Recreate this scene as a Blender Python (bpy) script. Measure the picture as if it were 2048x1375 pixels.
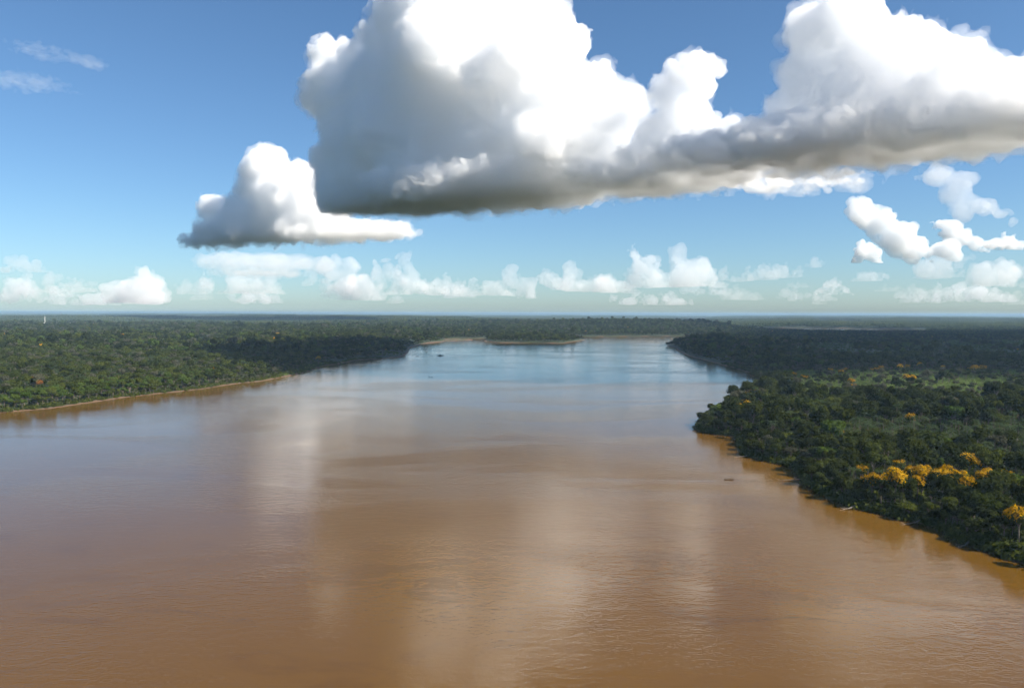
import bpy, math, random
import numpy as np
from mathutils import Matrix, Vector

for o in list(bpy.data.objects):
    bpy.data.objects.remove(o, do_unlink=True)
scene = bpy.context.scene
rng = np.random.default_rng(7)
random.seed(7)

# ------------------------------------------------------------------ camera
CAM_H = 100.0
FPX = 1562.0                      # focal length in pixels of a 2048 px wide picture
PITCH = math.atan((687.5 - 626.5) / FPX)
ROLL = math.radians(0.16)
cam_data = bpy.data.cameras.new('camera')
cam_data.sensor_width = 23.6
cam_data.lens = 23.6 * FPX / 2048.0
cam_data.clip_start = 1.0
cam_data.clip_end = 300000.0
cam = bpy.data.objects.new('camera', cam_data)
scene.collection.objects.link(cam)
cam.location = (0, 0, CAM_H)
cam.rotation_mode = 'XYZ'
Rm = Matrix.Rotation(math.radians(90) - PITCH, 4, 'X') @ Matrix.Rotation(ROLL, 4, 'Z')
cam.rotation_euler = Rm.to_euler()
scene.camera = cam
RCAM = np.array(Rm.to_3x3())

# ------------------------------------------------------------------ sky and sun
SUN_AZ = math.radians(112)        # clockwise from the view direction (+Y)
SUN_EL = math.radians(40)
world = bpy.data.worlds.new('World')
scene.world = world
world.use_nodes = True
wn = world.node_tree
bg = wn.nodes['Background']
sky = wn.nodes.new('ShaderNodeTexSky')
sky.sky_type = 'NISHITA'
sky.sun_disc = False
sky.sun_elevation = SUN_EL
sky.sun_rotation = SUN_AZ
sky.altitude = 100
sky.air_density = 0.9
sky.dust_density = 0.6
sky.ozone_density = 8.0
wb = wn.nodes.new('ShaderNodeMix')           # the camera's white balance, the same over the whole sky
wb.data_type = 'RGBA'; wb.blend_type = 'MULTIPLY'
wb.inputs[0].default_value = 1.0
wb.inputs[7].default_value = (0.94, 0.985, 0.92, 1.0)
wn.links.new(sky.outputs[0], wb.inputs[6])
wn.links.new(wb.outputs[2], bg.inputs[0])
bg.inputs[1].default_value = 0.073

sun_data = bpy.data.lights.new('sun', 'SUN')
sun_data.energy = 5.0
sun_data.angle = math.radians(0.53)
sun_data.color = (1.0, 0.93, 0.82)
sun = bpy.data.objects.new('sun', sun_data)
scene.collection.objects.link(sun)
SUN_DIR = Vector((math.cos(SUN_EL) * math.sin(SUN_AZ), math.cos(SUN_EL) * math.cos(SUN_AZ), math.sin(SUN_EL)))
sun.rotation_euler = SUN_DIR.to_track_quat('Z', 'Y').to_euler()
sun.location = (3000, 0, 3000)

scene.view_settings.view_transform = 'Standard'
scene.view_settings.look = 'None'
scene.view_settings.gamma = 1.0
scene.view_settings.exposure = 1.05
scene.view_settings.use_curve_mapping = False
scene.render.engine = 'CYCLES'
cy = scene.cycles
cy.use_denoising = True
cy.max_bounces = 84
cy.diffuse_bounces = 2
cy.glossy_bounces = 2
cy.transmission_bounces = 3
cy.transparent_max_bounces = 16
cy.volume_bounces = 80
cy.use_adaptive_sampling = True
cy.adaptive_threshold = 0.06
cy.sample_clamp_indirect = 8.0
cy.caustics_reflective = False
cy.caustics_refractive = False

# ------------------------------------------------------------------ helpers
def px_dir(px, py):
    """world direction of a photo pixel (2048 x 1375), arrays allowed"""
    px = np.asarray(px, float); py = np.asarray(py, float)
    v = np.stack([(px - 1024.0) / FPX, -(py - 687.5) / FPX, -np.ones_like(px)], -1)
    return v @ RCAM.T

def ground(px, py, z=0.0):
    d = px_dir(px, py)
    t = (z - CAM_H) / d[..., 2]
    return np.stack([d[..., 0] * t, d[..., 1] * t], -1)

def at_depth(px, py, D):
    d = px_dir(px, py)
    t = np.asarray(D) / d[..., 1]
    return d * t[..., None] + np.array([0, 0, CAM_H])

def to_px(P):
    v = (np.asarray(P, float) - np.array([0, 0, CAM_H])) @ RCAM
    return 1024 + FPX * v[..., 0] / -v[..., 2], 687.5 - FPX * v[..., 1] / -v[..., 2]

def tag(o, label=None, cat=None, group=None, kind=None):
    if label: o['label'] = label
    if cat: o['category'] = cat
    if group: o['group'] = group
    if kind: o['kind'] = kind
    return o

def mesh_np(name, V, quads=None, tris=None):
    me = bpy.data.meshes.new(name)
    V = np.ascontiguousarray(V, np.float32)
    nq = 0 if quads is None else len(quads); nt = 0 if tris is None else len(tris)
    me.vertices.add(len(V)); me.vertices.foreach_set('co', V.ravel())
    loops = np.concatenate([np.zeros(0, np.int32) if quads is None else np.asarray(quads, np.int32).ravel(),
                            np.zeros(0, np.int32) if tris is None else np.asarray(tris, np.int32).ravel()])
    starts = np.concatenate([np.arange(nq, dtype=np.int32) * 4, nq * 4 + np.arange(nt, dtype=np.int32) * 3])
    me.loops.add(len(loops)); me.loops.foreach_set('vertex_index', loops.astype(np.int32))
    me.polygons.add(nq + nt)
    me.polygons.foreach_set('loop_start', starts.astype(np.int32))
    me.update(calc_edges=True)
    me.validate()
    return me

def link(name, me, parent=None, mat=None):
    o = bpy.data.objects.new(name, me)
    scene.collection.objects.link(o)
    if parent is not None: o.parent = parent
    if mat is not None and me is not None and len(me.materials) == 0: me.materials.append(mat)
    return o

def new_mat(name):
    m = bpy.data.materials.new(name); m.use_nodes = True
    nt = m.node_tree
    for n in list(nt.nodes): nt.nodes.remove(n)
    out = nt.nodes.new('ShaderNodeOutputMaterial')
    return m, nt, out

class NT:
    """small helper to write shader nodes"""
    def __init__(s, nt): s.nt = nt
    def n(s, typ, ins=None, **kw):
        nd = s.nt.nodes.new(typ)
        for k, v in kw.items(): setattr(nd, k, v)
        for k, v in (ins or {}).items():
            if hasattr(v, 'is_output') or isinstance(v, bpy.types.NodeSocket): s.nt.links.new(v, nd.inputs[k])
            else: nd.inputs[k].default_value = v
        return nd
    def math(s, op, a, b=None, c=None, clamp=False):
        ins = {0: a}
        if b is not None: ins[1] = b
        if c is not None: ins[2] = c
        return s.n('ShaderNodeMath', ins, operation=op, use_clamp=clamp).outputs[0]
    def mix(s, f, a, b):
        nd = s.nt.nodes.new('ShaderNodeMix'); nd.data_type = 'RGBA'
        for i, v in ((0, f), (6, a), (7, b)):
            if isinstance(v, bpy.types.NodeSocket): s.nt.links.new(v, nd.inputs[i])
            else: nd.inputs[i].default_value = v if i == 0 else (*v, 1.0)[:4]
        return nd.outputs[2]
    def ramp(s, f, lo, hi):
        return s.n('ShaderNodeMapRange', {0: f, 1: lo, 2: hi, 3: 0.0, 4: 1.0}, interpolation_type='SMOOTHSTEP').outputs[0]

# tileable noise volumes for fractal shapes
TN = 64
def make_worley(cells, seed):
    r = np.random.default_rng(seed)
    jit = r.random((cells, cells, cells, 3)).astype(np.float32)
    g = (np.arange(TN, dtype=np.float32) + 0.5) / TN * cells
    X, Y, Z = np.meshgrid(g, g, g, indexing='ij')
    best = np.full(X.shape, 9.0, np.float32)
    ix, iy, iz = X.astype(int), Y.astype(int), Z.astype(int)
    for a in (-1, 0, 1):
        for b in (-1, 0, 1):
            for c in (-1, 0, 1):
                j = jit[(ix + a) % cells, (iy + b) % cells, (iz + c) % cells]
                d = (ix + a + j[..., 0] - X) ** 2 + (iy + b + j[..., 1] - Y) ** 2 + (iz + c + j[..., 2] - Z) ** 2
                np.minimum(best, d, out=best)
    w = np.sqrt(best)
    w = 1.0 - w / w.mean()          # positive inside a cell (a round bump), negative in the creases
    return w
def make_value(cells, seed):
    r = np.random.default_rng(seed)
    G = r.random((cells, cells, cells)).astype(np.float32) * 2 - 1
    g = np.arange(TN) / TN * cells
    i = g.astype(int); f = (g - i).astype(np.float32); f = f * f * (3 - 2 * f)
    def lerp(A, ax):
        sh = [1, 1, 1]; sh[ax] = -1
        ff = f.reshape(sh)
        return np.take(A, i % cells, ax) * (1 - ff) + np.take(A, (i + 1) % cells, ax) * ff
    return lerp(lerp(lerp(G, 0), 1), 2)
WOR = make_worley(6, 3)
VAL = make_value(8, 5)
def tile(T, P, period):
    """trilinear sample of a periodic tile; P (N,3)"""
    q = P / np.float32(period) * TN
    i = np.floor(q).astype(np.int32); f = (q - i).astype(np.float32)
    i &= TN - 1; j = (i + 1) & (TN - 1)
    fx, fy, fz = f[:, 0], f[:, 1], f[:, 2]
    T = T.ravel(); N2 = TN * TN
    a, b = i[:, 0] * N2, j[:, 0] * N2
    c, d = i[:, 1] * TN, j[:, 1] * TN
    e, g = i[:, 2], j[:, 2]
    x00 = T[a + c + e] * (1 - fx) + T[b + c + e] * fx
    x10 = T[a + d + e] * (1 - fx) + T[b + d + e] * fx
    x01 = T[a + c + g] * (1 - fx) + T[b + c + g] * fx
    x11 = T[a + d + g] * (1 - fx) + T[b + d + g] * fx
    y0 = x00 * (1 - fy) + x10 * fy
    y1 = x01 * (1 - fy) + x11 * fy
    return y0 * (1 - fz) + y1 * fz
ROT = np.array(Matrix.Rotation(0.7, 3, Vector((1, 2, 3)).normalized()), np.float32)
# ------------------------------------------------------------------ clouds
def surface_nets(F, origin, h):
    """closed mesh of F > 0 on a regular grid"""
    F = F.copy()
    F[0], F[-1], F[:, 0], F[:, -1], F[:, :, 0], F[:, :, -1] = -1, -1, -1, -1, -1, -1
    S = F > 0
    n = np.zeros(tuple(s - 1 for s in F.shape), np.int8)
    for a in (0, 1):
        for b in (0, 1):
            for c in (0, 1):
                n += S[a:F.shape[0] - 1 + a, b:F.shape[1] - 1 + b, c:F.shape[2] - 1 + c]
    act = (n > 0) & (n < 8)
    I, J, K = np.nonzero(act)
    idx = np.full(act.shape, -1, np.int32); idx[I, J, K] = np.arange(len(I), dtype=np.int32)
    base = np.stack([I, J, K], -1).astype(np.float32)
    acc = np.zeros((len(I), 3), np.float32); cnt = np.zeros(len(I), np.float32)
    corners = [(0, 0, 0), (1, 0, 0), (0, 1, 0), (1, 1, 0), (0, 0, 1), (1, 0, 1), (0, 1, 1), (1, 1, 1)]
    val = {c: F[I + c[0], J + c[1], K + c[2]] for c in corners}
    for c in corners:
        for ax in range(3):
            if c[ax] == 0:
                d = list(c); d[ax] = 1; d = tuple(d)
                va, vb = val[c], val[d]
                m = (va > 0) != (vb > 0)
                t = np.where(m, va / np.where(m, va - vb, 1), 0)
                p = np.array(c, np.float32)[None] + 0 * acc
                p[:, ax] += t
                acc += p * m[:, None]; cnt += m
    V = origin + h * (base + acc / cnt[:, None])
    Q = []
    for ax in range(3):
        u, v = (ax + 1) % 3, (ax + 2) % 3
        sl0 = [slice(None)] * 3; sl1 = [slice(None)] * 3
        sl0[ax] = slice(0, -1); sl1[ax] = slice(1, None)
        A, B = S[tuple(sl0)], S[tuple(sl1)]
        E = np.stack(np.nonzero(A != B), -1)
        if not len(E): continue
        fl = A[E[:, 0], E[:, 1], E[:, 2]]
        def g(du, dv):
            e = E.copy(); e[:, u] += du; e[:, v] += dv
            return idx[e[:, 0], e[:, 1], e[:, 2]]
        q = np.stack([g(-1, -1), g(0, -1), g(0, 0), g(-1, 0)], -1)
        q[~fl] = q[~fl][:, ::-1]
        Q.append(q)
    return V, np.concatenate(Q)

def cloud_field(blobs, h, amp, base_z=None, base_amp=30.0, seed=0, pad=None, grow=0.0, kblend=0.25, per=None, detail=1.0):
    """blobs: (x,y,z,rx,ry,rz) in metres.  Returns field (metres, >0 inside), origin"""
    B = np.array(blobs, np.float32)
    pad = pad if pad is not None else amp * 1.2 + 3 * h
    lo = (B[:, :3] - B[:, 3:]).min(0) - pad - grow; hi = (B[:, :3] + B[:, 3:]).max(0) + pad + grow
    if base_z is not None: lo[2] = max(lo[2], base_z - base_amp * 2 - 3 * h - grow)
    n = np.ceil((hi - lo) / h).astype(int) + 1
    ax = [lo[i] + h * np.arange(n[i], dtype=np.float32) for i in range(3)]
    D = np.full(tuple(n), -1e4, np.float32)
    for b in B:
        m = pad * 1.1 + grow
        s = [slice(max(0, int((b[i] - b[3 + i] - m - lo[i]) / h)), min(n[i], int((b[i] + b[3 + i] + m - lo[i]) / h) + 2)) for i in range(3)]
        X = (ax[0][s[0]] - b[0])[:, None, None]; Y = (ax[1][s[1]] - b[1])[None, :, None]; Z = (ax[2][s[2]] - b[2])[None, None, :]
        k = np.sqrt((X / b[3]) ** 2 + (Y / b[4]) ** 2 + (Z / b[5]) ** 2)
        d = (1 - k) * min(b[3:])
        cur = D[s[0], s[1], s[2]]
        # polynomial smooth maximum
        kk = kblend * min(b[3:])
        hh = np.clip(0.5 + 0.5 * (d - cur) / kk, 0, 1)
        D[s[0], s[1], s[2]] = cur * (1 - hh) + d * hh + kk * hh * (1 - hh)
    band = np.abs(D) < pad * 1.05
    I = np.nonzero(band)
    P = np.stack([ax[i][I[i]] for i in range(3)], -1).astype(np.float32)
    off = np.array([seed * 37.7, seed * 91.3, seed * 13.1], np.float32) * 100
    per = per or amp * 14
    warp = np.stack([tile(VAL, P + off + 1000 * i, per * 1.3) for i in range(3)], -1) * amp * 0.8
    Pw = (P + warp + off) @ ROT.T
    nz = tile(WOR, Pw, per * 1.8) * 0.9 + tile(WOR, Pw @ ROT.T, per * 0.85) * 0.5 * detail + tile(WOR, Pw @ ROT, per * 0.4) * 0.26 * detail \
        + tile(WOR, (P + off) @ ROT, per * 0.19) * 0.13 * detail + tile(VAL, P + off, per * 2.4) * 0.5
    d = D[I] + amp * nz
    if base_z is not None:
        bn = tile(VAL, P * np.array([1, 1, 0.2], np.float32) + off, per * 1.5) * base_amp + tile(VAL, P + off, per * 0.5) * base_amp * 0.35
        d = np.minimum(d, (P[:, 2] - base_z) * 1.0 + bn)
    D[I] = d
    if base_z is not None:
        zz = ax[2][None, None, :] - base_z
        D = np.where(~band, np.minimum(D, zz + 0 * D), D)
    return D + grow, lo, ax

def drop_crumbs(V, Q, minv):
    """remove islands with few vertices"""
    n = len(V); lab = np.arange(n)
    e = np.concatenate([Q[:, [0, 1]], Q[:, [1, 2]], Q[:, [2, 3]], Q[:, [3, 0]]])
    for _ in range(200):
        m = np.minimum(lab[e[:, 0]], lab[e[:, 1]])
        new = lab.copy()
        np.minimum.at(new, e[:, 0], m); np.minimum.at(new, e[:, 1], m)
        new = new[new]
        if (new == lab).all(): break
        lab = new
    cnt = np.bincount(lab, minlength=n)
    keep = cnt[lab] >= (cnt.max() if minv < 0 else minv)      # minv < 0: the largest body only
    remap = np.cumsum(keep) - 1
    Q = remap[Q[keep[Q[:, 0]]]]
    return V[keep], Q

def volume_mat(name, sigma, color=(1, 1, 1), g=0.0):
    m, nt, out = new_mat(name)
    v = nt.nodes.new('ShaderNodeVolumeScatter')
    v.inputs['Color'].default_value = (*color, 1)
    v.inputs['Density'].default_value = sigma
    v.inputs['Anisotropy'].default_value = g
    nt.links.new(v.outputs[0], out.inputs['Volume'])
    return m

def blobs_px(lst, Dfun, deep=0.9):
    """(px, py, r or rx, ry, depth shift in px) -> metres"""
    out = []
    for b in lst:
        px, py, rx = b[0], b[1], b[2]
        ry = b[3] if len(b) > 3 and b[3] else rx
        D = Dfun(px)
        s = D / FPX
        D2 = D + (b[4] * s if len(b) > 4 else 0)
        p = at_depth(px, py, D2)
        k = D2 / D
        out.append((*p, rx * s * k, max(rx, ry) * s * k * deep, ry * s * k))
    return out
# ------------------------------------------------------------------ river, land
def gpoly(l): return ground(np.array([p[0] for p in l], float), np.array([p[1] for p in l], float))
left_bank = [(0, 825), (96, 817), (178, 805), (232, 797), (290, 790), (335, 785), (403, 778), (440, 772), (478, 766), (523, 762), (578, 751), (608, 745), (649, 731), (680, 727),
             (711, 720), (766, 717), (808, 712), (817, 703), (818, 695), (841, 688), (886, 683), (898, 678), (935, 677), (975, 676), (1060, 673.5), (1169, 672.5), (1260, 672), (1347, 671.5), (1412, 671.5)]
right_bank = [(1418, 674), (1392, 680), (1362, 685), (1331, 691), (1352, 695), (1358, 702), (1376, 711), (1422, 723), (1467, 735), (1505, 747), (1530, 757), (1512, 780), (1470, 806), (1430, 830), (1402, 847),
              (1394, 858), (1425, 867), (1480, 874), (1487, 890), (1490, 910), (1545, 924), (1592, 934), (1608, 955), (1628, 976), (1700, 1012), (1800, 1036), (1869, 1052), (1934, 1086), (2048, 1126)]
RIVER = np.concatenate([np.array([(-1150., -1500.), (-1150., 0.), (-900., 420.), (-690., 640.)]), gpoly(left_bank), gpoly(right_bank),
                        np.array([(245., 250.), (300., 100.), (340., -300.), (380., -1500.)])])
LAKES = [gpoly([(1480, 662), (1540, 664), (1600, 665), (1660, 666), (1740, 667), (1850, 667), (1850, 659), (1760, 656.5), (1660, 655.3), (1560, 654.5), (1490, 656)]),
         gpoly([(1355, 643), (1430, 643), (1430, 637.4), (1357, 637.0)]),
         gpoly([(1640, 649), (1700, 649), (1700, 645.4), (1645, 645)])]
ISLANDS = [gpoly([(968, 682), (1000, 684.5), (1060, 685), (1128, 686), (1150, 682.5), (1171, 679), (1140, 676.8), (1060, 676.2), (975, 678)]),
           gpoly([(876, 681.5), (905, 681), (935, 680.5), (948, 679), (930, 677.8), (895, 679)]),
           gpoly([(1338, 678), (1380, 678.5), (1404, 676.5), (1395, 674.8), (1345, 675.6)])]

def poly_sd(P, poly):
    """signed distance, positive inside"""
    d2 = np.full(len(P), 1e18); inside = np.zeros(len(P), bool)
    x, y = P[:, 0], P[:, 1]
    for i in range(len(poly)):
        a = poly[i - 1]; b = poly[i]; e = b - a
        t = np.clip(((x - a[0]) * e[0] + (y - a[1]) * e[1]) / (e @ e), 0, 1)
        d2 = np.minimum(d2, (x - a[0] - t * e[0]) ** 2 + (y - a[1] - t * e[1]) ** 2)
        c = ((a[1] > y) != (b[1] > y))
        xi = a[0] + (y - a[1]) / (b[1] - a[1] + 1e-12) * e[0]
        inside ^= c & (x < xi)
    return np.where(inside, 1, -1) * np.sqrt(d2)

def vnoise(P, period, off=0.0):
    Q = np.stack([P[:, 0] + off, P[:, 1] - off, np.full(len(P), off * 0.37)], -1).astype(np.float32)
    return tile(VAL, Q, period)

def land_sd(P):
    """distance inland from the water (metres), negative on water"""
    w = poly_sd(P, RIVER)
    for L in LAKES: w = np.maximum(w, poly_sd(P, L))
    s = -w
    for L in ISLANDS: s = np.maximum(s, poly_sd(P, L))
    near = np.abs(s) < 60
    if near.any(): s = np.where(near, s + vnoise(P, 260.0, 11.0) * 2.2 + vnoise(P, 90.0, 5.0) * 1.0, s)
    return s

HILLS = [(620, 4450, 850, 360, 40), (-300, 5200, 900, 500, 22), (1500, 3120, 800, 230, 2), (3000, 3050, 500, 330, 14), (3900, 3600, 700, 600, 20),
         (-1500, 2500, 900, 420, 10), (-1200, 3600, 1000, 420, 16), (-2600, 4300, 1500, 500, 20), (-2680, 4780, 420, 230, 14), (-4200, 7600, 3000, 700, 34), (-2600, 9000, 1500, 500, 40), (-1200, 8200, 1200, 600, 30),
         (5000, 9000, 2500, 1200, 30), (7000, 15000, 4000, 1500, 35), (-6000, 15000, 5000, 1500, 40), (1500, 17000, 3000, 1500, 22), (450, 900, 160, 160, 6), (-1500, 1600, 700, 400, 6)]
def land_h(P, sd=None):
    if sd is None: sd = land_sd(P)
    h = np.where(sd > 0, np.minimum(sd * 0.3, 1.8), np.maximum(sd * 0.15, -5.0))
    r = np.clip((sd - 8) / 260, 0, 1); r = r * r * (3 - 2 * r)
    hill = 3.0 + np.maximum(0, vnoise(P, 9000.0, 3.0)) * 7 + np.maximum(0, vnoise(P, 5200.0, 70.0) + 0.2) * 5
    for x, y, a, b, H in HILLS:
        hill = hill + H * np.exp(-((P[:, 0] - x) / a) ** 2 - ((P[:, 1] - y) / b) ** 2)
    R = np.hypot(P[:, 0], P[:, 1]); e = np.clip((R - 27000) / 10000, 0, 1)
    return h + r * (hill * (1 - e) + 88 * e * e * (3 - 2 * e) + 12 * e)

def build_land():
    na, nr = 560, 400
    ang = np.radians(np.linspace(-62, 62, na)); rad = 240 * (38500 / 240.0) ** np.linspace(0, 1, nr)
    A, R = np.meshgrid(ang, rad, indexing='ij')
    P = np.stack([(R * np.sin(A)).ravel(), (R * np.cos(A)).ravel()], -1)
    sd = land_sd(P); h = land_h(P, sd)
    V = np.concatenate([P, h[:, None]], -1)
    i = np.arange(na * nr).reshape(na, nr)
    Q = np.stack([i[:-1, :-1], i[1:, :-1], i[1:, 1:], i[:-1, 1:]], -1).reshape(-1, 4)
    keep = (h[Q] > -4.5).any(1)
    Q = Q[keep]
    used = np.zeros(len(V), bool); used[Q] = True
    rm = np.cumsum(used) - 1
    me = mesh_np('land', V[used], rm[Q])
    me.polygons.foreach_set('use_smooth', np.ones(len(me.polygons), bool))
    for (px, py), w in (((640, 737), 30.0), ((612, 743), 22.0), ((672, 727), 24.0), ((910, 679), 60.0), ((860, 685), 40.0)):
        c = ground(px, py); sd = sd - 16 * np.exp(-((P[:, 0] - c[0]) / w) ** 2 - ((P[:, 1] - c[1]) / (w * 1.6)) ** 2)
    a = me.attributes.new('inland', 'FLOAT', 'POINT'); a.data.foreach_set('value', sd[used].astype(np.float32))
    m, nt, out = new_mat('soil_and_undergrowth'); N = NT(nt)
    at = N.n('ShaderNodeAttribute', attribute_name='inland').outputs['Fac']
    co = N.n('ShaderNodeNewGeometry').outputs['Position']
    n1 = N.n('ShaderNodeTexNoise', {'Vector': co, 'Scale': 0.012, 'Detail': 6.0}).outputs[0]
    n2 = N.n('ShaderNodeTexNoise', {'Vector': co, 'Scale': 0.15, 'Detail': 5.0}).outputs[0]
    green = N.mix(N.ramp(n1, 0.35, 0.65), (0.018, 0.030, 0.008), (0.040, 0.062, 0.014))
    green = N.mix(N.math('MULTIPLY', N.ramp(n2, 0.6, 0.75), 0.6), green, (0.05, 0.042, 0.02))
    sand = N.mix(n2, (0.09, 0.05, 0.027), (0.17, 0.105, 0.06))
    f = N.n('ShaderNodeMapRange', {0: N.math('ADD', at, N.math('MULTIPLY', n2, -8.0)), 1: -2.0, 2: 0.5, 3: 1.0, 4: 0.0}).outputs[0]
    col = N.mix(f, green, sand)
    b = N.n('ShaderNodeBsdfPrincipled', {'Base Color': col, 'Roughness': 0.9})
    bump = N.n('ShaderNodeBump', {'Strength': 0.5, 'Distance': 1.0, 'Height': n2})
    nt.links.new(bump.outputs[0], b.inputs['Normal'])
    nt.links.new(b.outputs[0], out.inputs[0])
    o = link('land', me, None, m)
    tag(o, 'forested plain with soil banks on both sides of the river', 'land', kind='structure')
build_land()

def build_water():
    W = 39000.0
    xs = np.linspace(-W, W, 9); ys = np.linspace(-6000, W, 9)
    X, Y = np.meshgrid(xs, ys, indexing='ij')
    i = np.arange(81).reshape(9, 9)
    me = mesh_np('river_water', np.stack([X.ravel(), Y.ravel(), 0 * X.ravel()], -1), np.stack([i[:-1, :-1], i[1:, :-1], i[1:, 1:], i[:-1, 1:]], -1).reshape(-1, 4))
    m, nt, out = new_mat('muddy_water'); N = NT(nt)
    co = N.n('ShaderNodeNewGeometry').outputs['Position']
    def noise(sx, sy, detail=4.0, rough=0.55, dist=0.0, off=0.0, rot=0.0):
        mp = N.n('ShaderNodeMapping', {'Vector': co, 'Scale': (sx, sy, 1.0), 'Location': (off, off, off), 'Rotation': (0, 0, rot)})
        return N.n('ShaderNodeTexNoise', {'Vector': mp.outputs[0], 'Scale': 1.0, 'Detail': detail, 'Roughness': rough, 'Distortion': dist}).outputs[0]
    big = noise(0.004, 0.0022, 5.0, 0.6, 0.6, 3.0, 0.3)
    mid = noise(0.022, 0.045, 5.0, 0.6, 0.8, 9.0, 0.35)
    col = N.mix(N.ramp(big, 0.35, 0.65), WATER_A, WATER_B)
    col = N.mix(N.math('MULTIPLY', N.ramp(mid, 0.52, 0.68), 0.35), col, WATER_C)
    wind = noise(0.0035, 0.008, 4.0, 0.55, 1.2, 21.0, -0.2)
    windf = N.ramp(wind, 0.42, 0.62)
    eddy = noise(0.012, 0.05, 5.0, 0.6, 2.0, 33.0, 0.15)
    rough = N.math('ADD', 0.060, N.math('MULTIPLY', windf, 0.02))
    rough = N.math('ADD', rough, N.math('MULTIPLY', N.ramp(eddy, 0.5, 0.7), 0.02))
    # ripples: fine wavelets stronger in windy patches
    r1 = noise(0.55, 0.9, 3.0, 0.6, 0.3, 1.0, 0.2)
    r2 = noise(0.16, 0.28, 3.0, 0.55, 0.4, 5.0, -0.3)
    r3 = noise(0.02, 0.05, 3.0, 0.5, 1.5, 7.0, 0.1)
    hgt = N.math('ADD', N.math('MULTIPLY', r1, 0.07), N.math('MULTIPLY', r2, 0.13))
    hgt = N.math('MULTIPLY', hgt, N.math('ADD', 0.5, N.math('MULTIPLY', windf, 0.7)))
    hgt = N.math('ADD', hgt, N.math('MULTIPLY', r3, 0.035))
    # rings of small waves thrown back from the near bank
    for (px, py), wl, r0, r1_, amp in RINGS:
        c = ground(px, py)
        d = N.n('ShaderNodeVectorMath', {0: co, 1: (float(c[0]), float(c[1]), 0.0)}, operation='DISTANCE').outputs['Value']
        dw = N.math('ADD', d, N.math('MULTIPLY', noise(0.03, 0.03, 2.0, 0.5, 0.0, px * 0.1), wl * 5.0))
        s = N.math('SINE', N.math('MULTIPLY', dw, 2 * math.pi / wl))
        mk = N.math('MULTIPLY', N.ramp(d, r0, r0 + (r1_ - r0) * 0.3), N.n('ShaderNodeMapRange', {0: d, 1: r0 + (r1_ - r0) * 0.5, 2: r1_, 3: 1.0, 4: 0.0}).outputs[0])
        mk = N.math('MULTIPLY', mk, N.ramp(noise(0.018, 0.018, 2.0, 0.5, 0.0, py * 0.1), 0.4, 0.62))
        hgt = N.math('ADD', hgt, N.math('MULTIPLY', N.math('MULTIPLY', s, mk), amp))
    bump = N.n('ShaderNodeBump', {'Strength': 1.0, 'Distance': 1.0, 'Height': hgt})
    b = N.n('ShaderNodeBsdfPrincipled', {'Base Color': col, 'Roughness': rough, 'IOR': 1.33, 'Normal': bump.outputs[0]})
    nt.links.new(b.outputs[0], out.inputs[0])
    o = link('river_water', me, None, m)
    tag(o, 'wide muddy brown river reflecting the clouds', 'river', kind='structure')
WATER_A, WATER_B, WATER_C = (0.097, 0.046, 0.0035), (0.113, 0.056, 0.0060), (0.066, 0.029, 0.0020)
RINGS = [((1960, 985), 3.2, 30, 120, 0.03), ((1625, 962), 2.2, 6, 40, 0.025)]
build_water()
BASE = 1000.0
CS = 0.0115
def enrich(blobs, seed, n=4, k=(0.3, 0.62), up=0.25):
    """cauliflower: lesser lobes budding from each lobe"""
    r = np.random.default_rng(seed); out = list(blobs)
    for b in blobs:
        if b[5] < 0.5 * b[3]: continue
        for _ in range(n):
            d = r.normal(size=3) + np.array([0, 0, up]); d /= np.linalg.norm(d)
            q = r.uniform(*k) * b[5]
            c = np.array(b[:3]) + d * np.array(b[3:]) * r.uniform(0.72, 0.95)
            out.append((*c, q, q, q))
    return out
MAIN_D = lambda x: np.interp(x, [300, 640, 1000, 1300, 1700, 2050, 2400], [9300, 7350, 6150, 5400, 4450, 3900, 3500])
main_blobs = [(880, 40, 115), (985, 40, 95), (820, 50, 75), (1065, 115, 88), (1000, 170, 150, 0, 60), (900, 190, 140), (1120, 210, 90, 0, 40),
              (1200, 225, 62), (1250, 205, 42), (1284, 200, 22), (1235, 255, 40), (1130, 95, 46), (1185, 180, 46), (1095, 60, 40), (940, 0, 60), (1010, 0, 50), (1215, 300, 46), (800, 200, 108), (700, 205, 72), (655, 115, 38), (628, 195, 34), (720, 130, 46), (740, 80, 30),
              (760, 310, 112), (880, 320, 130), (1000, 310, 130, 0, 40), (1110, 310, 108, 0, 60), (690, 370, 62), (1190, 300, 60), (760, 390, 90),
              (880, 390, 160, 60), (1050, 370, 170, 50, 60), (1220, 350, 120, 40, 60), (1260, 360, 110, 38, 90),
              (748, 150, 26, 0, -75), (757, 98, 28, 0, -70), (752, 60, 24, 0, -55), (835, 118, 34, 0, -125), (828, 165, 22, 0, -130), (905, 95, 40, 0, -130), (960, 140, 36, 0, -150), (1020, 100, 34, 0, -120), (900, 148, 24, 0, -150),
              (1075, 270, 46, 0, -120), (1130, 250, 34, 0, -95), (690, 265, 40, 0, -60), (650, 320, 30, 0, -20), (720, 340, 46, 0, -95), (800, 270, 40, 0, -125)]
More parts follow.
